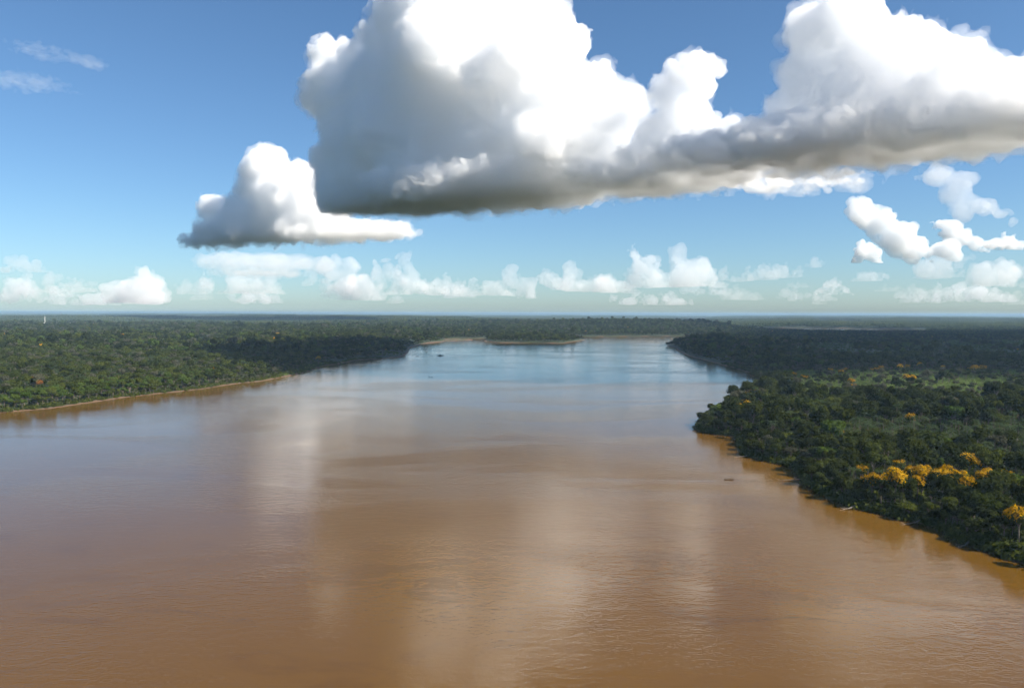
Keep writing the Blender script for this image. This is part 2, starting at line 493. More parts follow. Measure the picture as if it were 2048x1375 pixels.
right_blobs = [(1635, 70, 64), (1690, 55, 70), (1750, 115, 78), (1830, 110, 70), (1900, 165, 74), (1980, 195, 74), (2060, 200, 88), (2150, 220, 100), (2260, 240, 110),
               (1640, 170, 66), (1740, 190, 95), (1575, 215, 40), (1850, 220, 95), (1960, 240, 85),
               (1450, 310, 130, 40), (1600, 290, 150, 60), (1750, 270, 170, 70, 60), (1900, 260, 170, 65, 60), (2050, 250, 170, 65, 40), (2200, 250, 170, 70),
               (1385, 150, 42), (1340, 195, 38), (1370, 235, 48), (1330, 280, 58), (1290, 320, 60, 36), (1465, 268, 26), (1510, 290, 44), (1400, 290, 60),
               (1560, 368, 150, 18, 150), (1690, 384, 45, 12, 150), (1350, 350, 140, 34, 90)]
left_blobs = [(535, 335, 46), (560, 395, 58), (515, 370, 38), (605, 375, 40), (590, 440, 50), (540, 440, 50), (425, 420, 28), (480, 440, 40),
              (440, 478, 44), (520, 475, 52), (372, 485, 15), (405, 485, 28), (600, 470, 60, 34), (618, 400, 44), (625, 440, 48), (600, 360, 30), (690, 466, 70, 24, 40), (760, 462, 60, 18, 40), (640, 470, 60, 30), (660, 445, 40)]
left_low = [(470, 522, 70, 16), (560, 525, 80, 18), (635, 530, 38, 16), (440, 530, 40, 12), (530, 545, 90, 8)]
def cloud(name, blobs, h, amp, base, mat, label, seed, base_amp=30.0, minv=24, veil=None, **kw):
    F, lo, ax = cloud_field(blobs, h, amp, base, base_amp, seed, **kw)
    V, Q = surface_nets(F, lo, h)
    V, Q = drop_crumbs(V, Q, minv)
    me = mesh_np(name, V, Q)
    me.polygons.foreach_set('use_smooth', np.ones(len(me.polygons), bool))
    o = link(name, me, None, mat)
    tag(o, label, 'cloud', 'clouds in the sky')
    if veil:
        # thin torn vapour round the dense body
        F, lo, ax = cloud_field(blobs, veil[0], veil[2], None if base is None else base - veil[1], base_amp * 1.3, seed + 50, per=veil[2] * 8)
        V, Q = surface_nets(F + veil[1], lo, veil[0])
        V, Q = drop_crumbs(V, Q, 8)
        vm = mesh_np('veil', V, Q); vm.polygons.foreach_set('use_smooth', np.ones(len(vm.polygons), bool))
        link('veil', vm, o, VAP_VEIL)
    return o
VAP = volume_mat('cloud_vapour', CS)
VAP_MID = volume_mat('cloud_vapour_mid', 0.0075)
VAP_FAR = volume_mat('cloud_vapour_far', 0.0008)
VAP_VEIL = volume_mat('cloud_vapour_veil', 0.0030)
VAP_LEFT = volume_mat('cloud_vapour_left', 0.0095)
VAP_SCRAP = volume_mat('cloud_vapour_scrap', 0.0004)
VAP_WISP = volume_mat('cloud_vapour_wisp', 0.0005)
VAP_THIN = volume_mat('cloud_vapour_thin', 0.0025)
cloud('cloud', enrich(blobs_px(main_blobs, MAIN_D), 1), 11.5, 46.0, BASE, VAP, 'huge towering white cumulus cloud with grey left flank above the river', 1, base_amp=75.0, detail=1.45, veil=(21.0, 16.0, 60.0))
cloud('cloud', enrich(blobs_px(right_blobs, MAIN_D), 2), 11.0, 40.0, BASE, VAP, 'long bright cumulus bank with flat grey base at upper right', 2, base_amp=60.0, detail=1.45, veil=(19.0, 14.0, 52.0))
LEFT_D = lambda x: np.interp(x, [340, 700], [9800, 8600])
cloud('cloud', enrich(blobs_px(left_blobs, LEFT_D), 3, 5), 12.5, 38.0, BASE - 60, VAP_LEFT, 'smaller heaped cloud trailing off the left end of the towering one', 3, base_amp=95.0, detail=1.2, veil=(22.0, 16.0, 56.0))
cloud('cloud', blobs_px(left_low, lambda x: 15500.0), 26.0, 60.0, None, VAP_FAR, 'flat layered cloud strip under the trailing left cloud', 4)
# the bank goes on out of the picture, overhead and to the right: these shade the far reach of the river
E_ = [(1445, 1065, 1450, 420, 540, 240), (1865, 1085, 1450, 520, 580, 260), (2465, 1105, 1460, 620, 600, 260), (3115, 1185, 1450, 600, 650, 240), (1445, 1565, 1430, 450, 330, 200), (2165, 1585, 1450, 600, 420, 240), (2865, 1635, 1450, 600, 420, 240)]
cloud('cloud', E_, 30.0, 60.0, 1300.0, VAP, 'broad cloud high overhead, out of the picture, shading the far reach', 5)
E2 = [(3480, 2820, 1300, 900, 700, 350), (4380, 2820, 1400, 900, 700, 450), (2850, 2500, 1250, 600, 450, 260)]
cloud('cloud', E2, 35.0, 90.0, BASE, VAP, 'cumulus bank beyond the right edge of the picture', 6)
def puff(seed, px, base_py, w, h, D, n=None):
    """small cumulus: a heap of lobes inside a w x h outline (pixels)"""
    r = np.random.default_rng(seed); out = []
    n = n or max(6, int(w / h * 5) + 4)
    for i in range(n):
        t = (i + r.uniform(0.1, 0.9)) / n * 2 - 1
        env = (1 - t * t) ** 0.6 * r.uniform(0.55, 1.05)
        top = h * env
        rr = max(h * 0.16, top * r.uniform(0.3, 0.5))
        out.append((px + t * w * 0.5, base_py - max(top - rr, rr * 0.35), rr, 0, r.uniform(-1, 1) * h * 0.4))
        if top > h * 0.55: out.append((px + t * w * 0.5 + r.normal() * rr * 0.5, base_py - top * 0.4, rr * 1.1, 0, r.uniform(-1, 1) * h * 0.4))
    return enrich(blobs_px(out, lambda x: D, 0.4), seed, 5, (0.3, 0.5))
FAR = [  # px, base py, width, height, distance, name
    (40, 545, 90, 26, 26000, 'low flat cloud at the left edge above the horizon'), (30, 606, 110, 52, 40000, 'pale hazy cloud on the horizon at the far left'),
    (140, 584, 120, 36, 33000, 'small bright lumpy cloud left above the wooded horizon'), (150, 610, 190, 28, 46000, 'faint pale cloud strip under the left lumpy cloud'),
    (292, 606, 105, 78, 40000, 'pinkish tower cloud on the left horizon'), (403, 582, 46, 30, 36000, 'tiny pale cloud right of the left tower cloud'),
    (500, 588, 130, 40, 34000, 'ragged pale cloud below the layered strip'), (610, 572, 70, 26, 31000, 'small flat cloud below the end of the layered strip'), (672, 600, 60, 62, 40000, 'narrow pale tower cloud left of centre'),
    (520, 608, 180, 26, 46000, 'faint long cloud strip low over the forest left of centre'), (735, 600, 60, 58, 40000, 'thin ragged cloud beside the centre cloud bank'),
    (805, 590, 130, 62, 36000, 'lumpy cloud at the left end of the centre bank'), (880, 588, 80, 30, 36000, 'small bright lump in the centre cloud bank'), (960, 592, 130, 30, 38000, 'low lumpy cloud in the centre cloud bank'),
    (1040, 596, 60, 44, 40000, 'small pale peak right of the centre bank'), (1095, 582, 50, 46, 37000, 'faint small cloud left of the lumpy centre cloud'), (1165, 584, 95, 50, 35000, 'lumpy bright cloud right of the picture centre'), (1235, 586, 70, 38, 36000, 'small lumpy cloud left of the tall one'),
    (1290, 576, 75, 64, 34000, 'tall bright cumulus on the horizon right of centre'), (1390, 574, 90, 58, 35000, 'two peaked pale cumulus right of the tall one'), (1478, 562, 115, 50, 29000, 'bright low cumulus with a flat blue base'), (1570, 556, 75, 26, 28000, 'small flat bottomed cloud right of the bright low one'),
    (1635, 536, 24, 20, 26000, 'tiny round cloud floating alone'), (1300, 610, 240, 22, 48000, 'very faint cloud streak low on the horizon right of centre'), (1700, 590, 150, 24, 40000, 'thin flat cloud strip on the right horizon'),
    (1718, 524, 84, 46, 18000, 'small white cumulus under the long bank'), (1745, 562, 80, 26, 27000, 'low flat small cumulus on the right'), (1890, 556, 100, 50, 25000, 'ragged white cumulus low on the right'), (1985, 572, 100, 66, 30000, 'pale tower cloud near the right edge on the horizon'),
    (2015, 500, 60, 26, 17000, 'small cloud at the right edge'), (1930, 604, 200, 30, 44000, 'faint cloud veil low at the right')]
re_ = np.random.default_rng(77)
for k in range(26):
    FAR.append((re_.uniform(-40, 2090), re_.uniform(572, 616), re_.uniform(30, 120), re_.uniform(10, 30), re_.uniform(34000, 50000), ''))
FAR[-26:] = [(*f[:5], 'faint cloud scrap low over the horizon, number %s from left' % w) for f, w in zip(sorted(FAR[-26:]), 'one two three four five six seven eight nine ten eleven twelve thirteen fourteen fifteen sixteen seventeen eighteen nineteen twenty twenty-one twenty-two twenty-three twenty-four twenty-five twenty-six'.split())]
for i, (px, py, w, h, D, lab) in enumerate(FAR):
    s = D / FPX
    cloud('cloud', puff(100 + i, px, py, w, h, D), max(2.1 * s, 18.0), h * s * 0.27, at_depth(px, py, D)[2], VAP_SCRAP if 'scrap' in lab else VAP_FAR if D > 24000 else VAP_MID, lab, 20 + i, base_amp=h * s * 0.05, minv=-1, pad=h * s * 0.6 + 60.0)
# diagonal chain of small clouds on the right
CH = [(1710, 420, 18), (1735, 432, 22), (1765, 446, 24), (1790, 462, 24), (1800, 478, 30), (1830, 495, 26), (1862, 505, 20), (1880, 500, 18), (1905, 502, 12)]
cloud('cloud', enrich(blobs_px(CH, lambda x: 11000.0), 31, 4, (0.35, 0.6)), 14.0, 80.0, None, VAP_MID, 'slanting chain of small white clouds below the long bank', 71)
CH2 = [(1880, 355, 30, 18), (1915, 365, 26), (1900, 390, 24), (1930, 412, 22), (1965, 415, 24, 14), (2000, 430, 22, 12), (2025, 440, 12)]
cloud('cloud', enrich(blobs_px(CH2, lambda x: 9000.0), 32, 4, (0.35, 0.6)), 12.0, 70.0, None, VAP_THIN, 'torn white cloud fragments right of the slanting chain', 72)
CH3 = [(1880, 448, 16, 10), (1905, 460, 18), (1930, 478, 16), (1950, 490, 14), (2000, 490, 26, 9)]
cloud('cloud', enrich(blobs_px(CH3, lambda x: 13000.0), 33, 4, (0.35, 0.6)), 14.0, 75.0, None, VAP_MID, 'little white cloud streak beside the slanting chain', 73)
CH4 = [(1940, 70, 16, 8), (1962, 66, 14, 7), (1930, 88, 8, 10), (1975, 62, 10, 4)]
cloud('cloud', blobs_px(CH4, lambda x: 5200.0), 9.0, 28.0, None, VAP_THIN, 'small torn wisp in the blue above the long bank', 74, minv=30)

# high thin streaks at upper left
for k, (bl, lab) in enumerate((([(40, 163, 60, 5), (90, 170, 40, 4), (0, 158, 40, 5)], 'long faint white streak at the left edge high in the blue'), ([(172, 122, 26, 8), (190, 132, 20, 5), (150, 115, 20, 4), (110, 112, 40, 4), (70, 100, 40, 5)], 'small faint brush stroke cloud in the blue at upper left'))):
    cloud('cloud', blobs_px(bl, lambda x: 9000.0, 1.2), 14.0, 26.0, None, VAP_WISP, lab, 80 + k, minv=30)
# ------------------------------------------------------------------ plants
def foliage_mat(name, c1, c2, trans=0.35, patchy=None):
    m, nt, out = new_mat(name); N = NT(nt)
    rnd = N.n('ShaderNodeObjectInfo').outputs['Random']
    tint = N.n('ShaderNodeAttribute', attribute_name='tint').outputs['Fac']
    f = N.math('ADD', N.math('MULTIPLY', rnd, 0.65), N.math('MULTIPLY', tint, 0.35))
    col = N.mix(f, c1, c2)
    if patchy:
        col = N.mix(N.ramp(N.n('ShaderNodeTexNoise', {'Vector': N.n('ShaderNodeNewGeometry').outputs['Position'], 'Scale': 0.004, 'Detail': 3.0}).outputs[0], 0.42, 0.6), col, patchy)
    d = N.n('ShaderNodeBsdfDiffuse', {'Color': col})
    t = N.n('ShaderNodeBsdfTranslucent', {'Color': col})
    mx = N.n('ShaderNodeMixShader', {0: trans, 1: d.outputs[0], 2: t.outputs[0]})
    nt.links.new(mx.outputs[0], out.inputs[0])
    return m
def plain_mat(name, c1, c2, scale=1.0, rough=0.85):
    m, nt, out = new_mat(name); N = NT(nt)
    co = N.n('ShaderNodeTexCoord').outputs['Object']
    n = N.n('ShaderNodeTexNoise', {'Vector': co, 'Scale': scale, 'Detail': 4.0}).outputs[0]
    b = N.n('ShaderNodeBsdfPrincipled', {'Base Color': N.mix(N.ramp(n, 0.35, 0.65), c1, c2), 'Roughness': rough})
    nt.links.new(b.outputs[0], out.inputs[0])
    return m
LEAF = {
    'dark': foliage_mat('leaves_dark_green', (0.014, 0.021, 0.004), (0.052, 0.062, 0.010)),
    'mid': foliage_mat('leaves_green', (0.027, 0.040, 0.007), (0.095, 0.110, 0.018)),
    'bright': foliage_mat('leaves_bright_green', (0.044, 0.078, 0.012), (0.095, 0.130, 0.022)),
    'grey': foliage_mat('leaves_grey_olive', (0.060, 0.062, 0.036), (0.120, 0.115, 0.070)),
    'palm': foliage_mat('palm_fronds', (0.030, 0.052, 0.020), (0.075, 0.100, 0.042)),
    'yellow': foliage_mat('yellow_blossom', (0.38, 0.20, 0.004), (0.50, 0.29, 0.006), 0.25),
    'rust': foliage_mat('rust_leaves', (0.20, 0.075, 0.016), (0.28, 0.12, 0.025)),
    'scrub': foliage_mat('scrub_leaves', (0.080, 0.125, 0.022), (0.165, 0.210, 0.055)),
    'far': foliage_mat('distant_leaves', (0.022, 0.034, 0.008), (0.062, 0.070, 0.016), 0.2),
}
BARK = plain_mat('bark', (0.10, 0.075, 0.05), (0.20, 0.16, 0.12), 1.5)
PALE_BARK = plain_mat('pale_dead_bark', (0.17, 0.155, 0.13), (0.26, 0.24, 0.20), 1.5)

def cards(C, Nrm, size, r, aspect=0.75):
    """leaf-clump quads with bent corners; C,Nrm (n,3)"""
    n = len(C)
    t = np.cross(Nrm, r.normal(size=(n, 3))); t /= np.linalg.norm(t, axis=1, keepdims=True) + 1e-9
    b = np.cross(Nrm, t)
    s = (size * r.uniform(0.6, 1.3, n))[:, None]
    bend = Nrm * s * r.uniform(-0.35, 0.1, (n, 1))
    V = np.stack([C - t * s, C - b * s * aspect + bend * 0.3, C + t * s + bend, C + b * s * aspect], 1).reshape(-1, 3)
    Q = np.arange(n * 4).reshape(n, 4)
    return V, Q
def unit(v): return v / (np.linalg.norm(v, axis=-1, keepdims=True) + 1e-9)
def ico(sub=1):
    import bmesh
    bm = bmesh.new(); bmesh.ops.create_icosphere(bm, subdivisions=sub, radius=1.0)
    V = np.array([v.co[:] for v in bm.verts]); F = np.array([[v.index for v in f.verts] for f in bm.faces]); bm.free()
    return V, F
ICO1, ICO2 = ico(1), ico(2)
def tube(pts, rad, sides=6):
    pts = np.array(pts, float); n = len(pts)
    V = []
    for i in range(n):
        d = pts[min(i + 1, n - 1)] - pts[max(i - 1, 0)]; d = d / (np.linalg.norm(d) + 1e-9)
        u = np.cross(d, [0.31, 0.95, 0.05]); u /= np.linalg.norm(u) + 1e-9; v = np.cross(d, u)
        a = np.linspace(0, 2 * np.pi, sides, endpoint=False)
        V.append(pts[i] + rad[i] * (np.cos(a)[:, None] * u + np.sin(a)[:, None] * v))
    V = np.concatenate(V); Q = []
    for i in range(n - 1):
        for k in range(sides):
            k2 = (k + 1) % sides
            Q.append((i * sides + k, i * sides + k2, (i + 1) * sides + k2, (i + 1) * sides + k))
    return V, np.array(Q)
class Parts:
    def __init__(s): s.V = []; s.Q = []; s.T = []; s.tq = []; s.tt = []; s.n = 0
    def add(s, V, Q=None, T=None, tint=0.5):
        if Q is not None and len(Q): s.Q.append(np.asarray(Q) + s.n); s.tq.append(np.broadcast_to(np.asarray(tint, np.float32), (len(Q),)))
        if T is not None and len(T): s.T.append(np.asarray(T) + s.n); s.tt.append(np.broadcast_to(np.asarray(tint, np.float32), (len(T),)))
        s.V.append(np.asarray(V, float)); s.n += len(V)
    def mesh(s, name, mat):
        Q = np.concatenate(s.Q) if s.Q else None; T = np.concatenate(s.T) if s.T else None
        me = mesh_np(name, np.concatenate(s.V), Q, T)
        a = me.attributes.new('tint', 'FLOAT', 'FACE')
        a.data.foreach_set('value', np.concatenate(s.tq + s.tt).astype(np.float32))
        if mat: me.materials.append(mat)
        return me

def crown_mesh(name, mat, seed, R=7.0, flat=0.7, ncards=900, size=0.75, lobes=11, z0=12.0, core=True, mat2=None, top2=0.0):
    """irregular crown of several lobes, its foliage a cloud of small leaf clumps"""
    r = np.random.default_rng(seed)
    L = []
    for i in range(lobes):
        a = r.uniform(0, 2 * np.pi); q = math.sqrt(r.uniform(0.02, 1.0)) * R * 0.68
        zz = (1 - (q / R) ** 2) * R * flat * 0.55 + r.normal() * R * 0.10
        L.append((q * math.cos(a), q * math.sin(a), zz, R * r.uniform(0.26, 0.46)))
    L = np.array(L)
    w = L[:, 3] ** 2; w = w / w.sum()
    n = int(ncards * 1.7)
    k = r.choice(lobes, n, p=w)
    d = unit(r.normal(size=(n, 3)) + np.array([0, 0, 0.45]))
    rad = L[k, 3] * r.uniform(0.72, 1.12, n)
    C = L[k, :3] + d * rad[:, None] * np.array([1, 1, 0.8])
    depth = np.min([np.linalg.norm((C - l[:3]) / np.array([1, 1, 0.8]), axis=1) / l[3] for l in L], axis=0)
    ok = (depth > 0.70)
    C, d, k = C[ok][:ncards], d[ok][:ncards], k[ok][:ncards]
    nrm = unit(d * 0.9 + np.array([0, 0, 0.35]) + r.normal(size=d.shape) * 0.55)
    lt = r.uniform(0, 1, lobes)
    tint = np.clip(lt[k] * 0.6 + r.uniform(0, 0.4, len(k)), 0, 1)
    P = Parts()
    V, Q = cards(C + [0, 0, z0], nrm, size, r)
    P.add(V, Q, tint=tint)
    ncard = len(Q)
    if core:
        for l in L:
            v = ICO1[0] * (1 + 0.25 * r.normal(size=(len(ICO1[0]), 1))) * l[3] * 0.62 * np.array([1, 1, 0.8]) + l[:3] + [0, 0, z0]
            P.add(v, None, ICO1[1], tint=0.1)
    me = P.mesh(name, mat)
    if mat2 is not None:
        me.materials.append(mat2)
        mi = np.zeros(len(me.polygons), np.int32)
        top = (d[:, 2] + r.normal(size=len(d)) * 0.25 > top2)
        mi[:ncard][top] = 1
        me.polygons.foreach_set('material_index', mi)
    return me, L
def trunk_mesh(name, L, z0, R, seed, mat):
    r = np.random.default_rng(seed + 99)
    P = Parts()
    bend = r.normal(size=2) * 0.5
    fork = np.array([bend[0], bend[1], z0 * 0.72])
    V, Q = tube([(0, 0, -1.5), (0.1, 0, 0.6), (bend[0] * 0.5, bend[1] * 0.5, z0 * 0.36), fork, (bend[0], bend[1], z0 * 1.0)], [R * 0.09, R * 0.062, R * 0.05, R * 0.044, R * 0.02], 7)
    P.add(V, Q)
    for l in L[:7]:
        e = l[:3] + [0, 0, z0]
        mid = fork * 0.45 + e * 0.55 + [0, 0, -0.6]
        V, Q = tube([fork, mid, e], [R * 0.032, R * 0.022, R * 0.008], 5)
        P.add(V, Q)
    return P.mesh(name, mat)
def palm_meshes(seed, h=11.0, nf=17, fl=4.6):
    r = np.random.default_rng(seed)
    lean = r.normal(size=2) * 0.7
    P = Parts()
    V, Q = tube([(0, 0, -1), (lean[0] * 0.3, lean[1] * 0.3, h * 0.4), (lean[0], lean[1], h)], [0.22, 0.17, 0.14], 6)
    P.add(V, Q)
    tm = P.mesh('palm_stem', BARK)
    P = Parts()
    top = np.array([lean[0], lean[1], h])
    for i in range(nf):
        a = i * 2.399 + r.normal() * 0.2
        up = r.uniform(0.15, 1.25)
        dirh = np.array([math.cos(a), math.sin(a), 0])
        pts = []
        for s in np.linspace(0, 1, 7):
            rr = fl * s
            pts.append(top + dirh * rr * math.cos(up * (1 - 0.5 * s)) + np.array([0, 0, fl * (math.sin(up) * s - 0.75 * s * s)]))
        pts = np.array(pts)
        side = np.cross(dirh, [0, 0, 1])
        wd = np.array([0.25, 0.75, 1.0, 1.05, 0.95, 0.7, 0.15]) * 0.85
        t = r.uniform(0, 1)
        for sg in (-1, 1):
            for j in range(6):
                # two leaflets per step, hanging either side of the rib, gaps between them
                for q in (0.0, 0.5):
                    b0 = pts[j] * (1 - q) + pts[j + 1] * q
                    b1 = pts[j] * (0.68 - q) + pts[j + 1] * (0.32 + q) if q < 0.5 else pts[j] * 0.18 + pts[j + 1] * 0.82
                    w_ = wd[j] * (1 - q) + wd[j + 1] * q
                    tip = (b0 + b1) / 2 + sg * side * w_ + unit(pts[j + 1] - pts[j]) * w_ * 0.5 + np.array([0, 0, -0.35 * w_])
                    P.add(np.array([b0, b1, tip]), None, [(0, 1, 2)], tint=t)
    cm = P.mesh('palm_crown', LEAF['palm'])
    return tm, cm
def shrub_mesh(name, mat, seed, R=2.6, n=160, size=0.55):
    r = np.random.default_rng(seed)
    d = unit(r.normal(size=(n, 3))); d[:, 2] = np.abs(d[:, 2])
    lob = 1 + 0.35 * np.sin(3 * np.arctan2(d[:, 1], d[:, 0]) + seed) * (1 - d[:, 2]) + 0.2 * r.normal(size=n)
    C = d * (R * lob * r.uniform(0.55, 1.0, n))[:, None] * np.array([1, 1, 0.95])
    P = Parts()
    V, Q = cards(C, unit(d + r.normal(size=d.shape) * 0.5 + [0, 0, 0.3]), size, r)
    P.add(V, Q, tint=r.uniform(0, 1, len(Q)))
    return P.mesh(name, mat)

# --- tree models (mesh data shared by all copies)
def tree_model(kind, seed, mat, **kw):
    z0 = kw.get('z0', 12.0); R = kw.get('R', 7.0)
    cm, L = crown_mesh(kind + '_crown', mat, seed, **kw)
    return cm, trunk_mesh(kind + '_trunk', L, z0, R, seed, BARK)
BROAD = {}
for key, mats in (('dark', LEAF['dark']), ('mid', LEAF['mid']), ('bright', LEAF['bright']), ('grey', LEAF['grey'])):
    BROAD[key] = [tree_model('broadleaf', 10 * i + len(key) * 7 + ord(key[0]), mats, R=rr, flat=fl, lobes=lb, z0=zz, ncards=nc, size=0.62)
                  for i, (rr, fl, lb, zz, nc) in enumerate([(7.0, 0.75, 12, 11, 1000), (6.0, 1.0, 10, 12, 900), (8.0, 0.5, 14, 12, 1100), (5.0, 0.9, 8, 9, 700)])]
YEL = [tree_model('ipe', 500 + i, LEAF['mid'], R=rr, flat=0.45, lobes=lb, z0=10, ncards=900, size=0.45, mat2=LEAF['yellow'], top2=tp) for i, (rr, lb, tp) in enumerate([(5.8, 15, 0.15), (5.2, 12, 0.5), (6.4, 18, -0.05)])]
RUST = [tree_model('rust', 700, LEAF['rust'], R=6.0, flat=0.6, lobes=9, z0=10, ncards=800, size=0.55)]
PALM = [palm_meshes(s, h, nf, fl) for s, h, nf, fl in ((1, 11, 17, 4.6), (2, 8.5, 15, 4.2), (3, 13, 18, 4.6), (4, 6, 14, 4.4))]
def combined(name, meshes):
    """one mesh out of crown + trunk for the uncounted mass"""
    import bmesh
    bm = bmesh.new()
    mats = []
    for me in meshes:
        off = len(mats)
        k = len(bm.faces)
        bm.from_mesh(me)
        bm.faces.ensure_lookup_table()
        for f in bm.faces[k:]: f.material_index += off
        mats += list(me.materials)
    out = bpy.data.meshes.new(name); bm.to_mesh(out); bm.free()
    for m in mats: out.materials.append(m)
    return out
LOD = {}
for key in ('dark', 'mid', 'bright', 'grey', 'far'):
    LOD[key] = []
    for i, (rr, fl, lb, zz) in enumerate([(7.0, 0.75, 9, 11), (6.0, 1.0, 8, 12), (8.0, 0.5, 10, 12), (5.0, 0.9, 6, 9)]):
        LOD[key].append(crown_mesh('canopy', LEAF[key], 900 + i + ord(key[0]), R=rr, flat=fl, lobes=lb, z0=zz, ncards=230, size=1.25)[0])
LODY = [crown_mesh('canopy_yellow', LEAF['mid'], 950 + i, R=5.5, flat=0.6, lobes=8, z0=10, ncards=230, size=1.0, mat2=LEAF['yellow'], top2=-0.1)[0] for i in range(2)]
SHRUB = [shrub_mesh('shrub', LEAF['scrub'], 60 + i) for i in range(4)]
SHRUBD = [shrub_mesh('shrub_dark', LEAF['mid'], 80 + i, R=2.8) for i in range(3)]
def patch_mesh(seed, W=240.0):
    """a piece of far forest: the separate crowns seen from kilometres away"""
    r = np.random.default_rng(seed)
    P = Parts()
    n = 420
    xy = r.uniform(-W / 2, W / 2, (n, 2))
    for i in range(n):
        R = r.uniform(5, 10); hh = r.uniform(10, 20)
        v = ICO1[0] * (1 + 0.18 * r.normal(size=(len(ICO1[0]), 1))) * np.array([R, R, R * 0.7]) + [xy[i, 0], xy[i, 1], hh]
        keep = (ICO1[0][ICO1[1]].mean(1)[:, 2] > -0.5)
        P.add(v, None, ICO1[1][keep], tint=r.uniform())
    return P.mesh('forest_patch', LEAF['far'])
PATCH = [patch_mesh(s) for s in range(4)]
# ------------------------------------------------------------------ where the plants stand
def scatter_object(name, pts, idx, rot, scl, protos, label, cat):
    """one uncounted mass: points carry instances of the models"""
    me = bpy.data.meshes.new(name)
    me.vertices.add(len(pts)); me.vertices.foreach_set('co', np.asarray(pts, np.float32).ravel())
    for nm, typ, arr, key in (('pidx', 'INT', idx, 'value'), ('prot', 'FLOAT_VECTOR', rot, 'vector'), ('pscl', 'FLOAT_VECTOR', scl, 'vector')):
        a = me.attributes.new(nm, typ, 'POINT')
        a.data.foreach_set(key, np.ascontiguousarray(arr, np.int32 if typ == 'INT' else np.float32).ravel())
    o = link(name, me)
    coll = bpy.data.collections.new(name + '_models')
    for i, p in enumerate(protos):
        po = bpy.data.objects.new('%s_model_%03d' % (name, i), p); coll.objects.link(po)
    g = bpy.data.node_groups.new(name + '_scatter', 'GeometryNodeTree')
    g.interface.new_socket('Geometry', in_out='INPUT', socket_type='NodeSocketGeometry')
    g.interface.new_socket('Geometry', in_out='OUTPUT', socket_type='NodeSocketGeometry')
    gi = g.nodes.new('NodeGroupInput'); go = g.nodes.new('NodeGroupOutput')
    ci = g.nodes.new('GeometryNodeCollectionInfo'); ci.inputs['Collection'].default_value = coll
    ci.inputs['Separate Children'].default_value = True; ci.inputs['Reset Children'].default_value = True
    ip = g.nodes.new('GeometryNodeInstanceOnPoints'); ip.inputs['Pick Instance'].default_value = True
    def attr(nm, typ):
        n = g.nodes.new('GeometryNodeInputNamedAttribute'); n.data_type = typ; n.inputs['Name'].default_value = nm
        return n.outputs['Attribute']
    g.links.new(gi.outputs[0], ip.inputs['Points']); g.links.new(ci.outputs[0], ip.inputs['Instance'])
    g.links.new(attr('pidx', 'INT'), ip.inputs['Instance Index'])
    g.links.new(attr('prot', 'FLOAT_VECTOR'), ip.inputs['Rotation'])
    g.links.new(attr('pscl', 'FLOAT_VECTOR'), ip.inputs['Scale'])
    g.links.new(ip.outputs[0], go.inputs[0])
    md = o.modifiers.new('scatter', 'NODES'); md.node_group = g
    tag(o, label, cat, kind='stuff')
    return o

HALF = math.tan(math.radians(36.5))
def jitter_points(y0, y1, step, xlim=None):
    ys = np.arange(y0, y1, step); out = []
    for y in ys:
        w = y * HALF + 60
        n = int(2 * w / step)
        x = np.linspace(-w, w, n) + rng.uniform(-0.45, 0.45, n) * step
        out.append(np.stack([x, y + rng.uniform(-0.45, 0.45, n) * step], -1))
    return np.concatenate(out)
CLEAR = []          # (x, y, r) kept free of trees
def px_ground(px, py): return ground(px, py)

# clearings: green field behind the left beach, bare patches, buildings
for px, py, r in ((520, 741, 22), (545, 739, 18), (495, 742, 16), (338, 689.5, 26), (322, 690, 22), (352, 689, 22), (318, 722, 9), (330, 722, 9)):
    c = px_ground(px, py); CLEAR.append((c[0], c[1], r))
VILLAGE = [(92, 648.5, 10), (108, 647.5, 14), (144, 648, 10), (155, 647.6, 12), (164, 646.6, 10), (186, 647.5, 12), (205, 648, 22), (224, 648.6, 14)]
VIL_Y = 4700.0
for px, py, w in VILLAGE:
    p = at_depth(px, py, VIL_Y); CLEAR.append((p[0], p[1] - 30, 45)); CLEAR.append((p[0], p[1] - 100, 40)); CLEAR.append((p[0], p[1], 30))
def clear_ok(P):
    ok = np.ones(len(P), bool)
    for x, y, r in CLEAR: ok &= (P[:, 0] - x) ** 2 + (P[:, 1] - y) ** 2 > r * r
    return ok

near = []            # tuples: kind, variant, x, y, z, scale, rot, dist, px, py
def put(kind, var, x, y, z, s, rz=None): near.append((kind, var, x, y, z, s, rng.uniform(0, 6.28) if rz is None else rz))
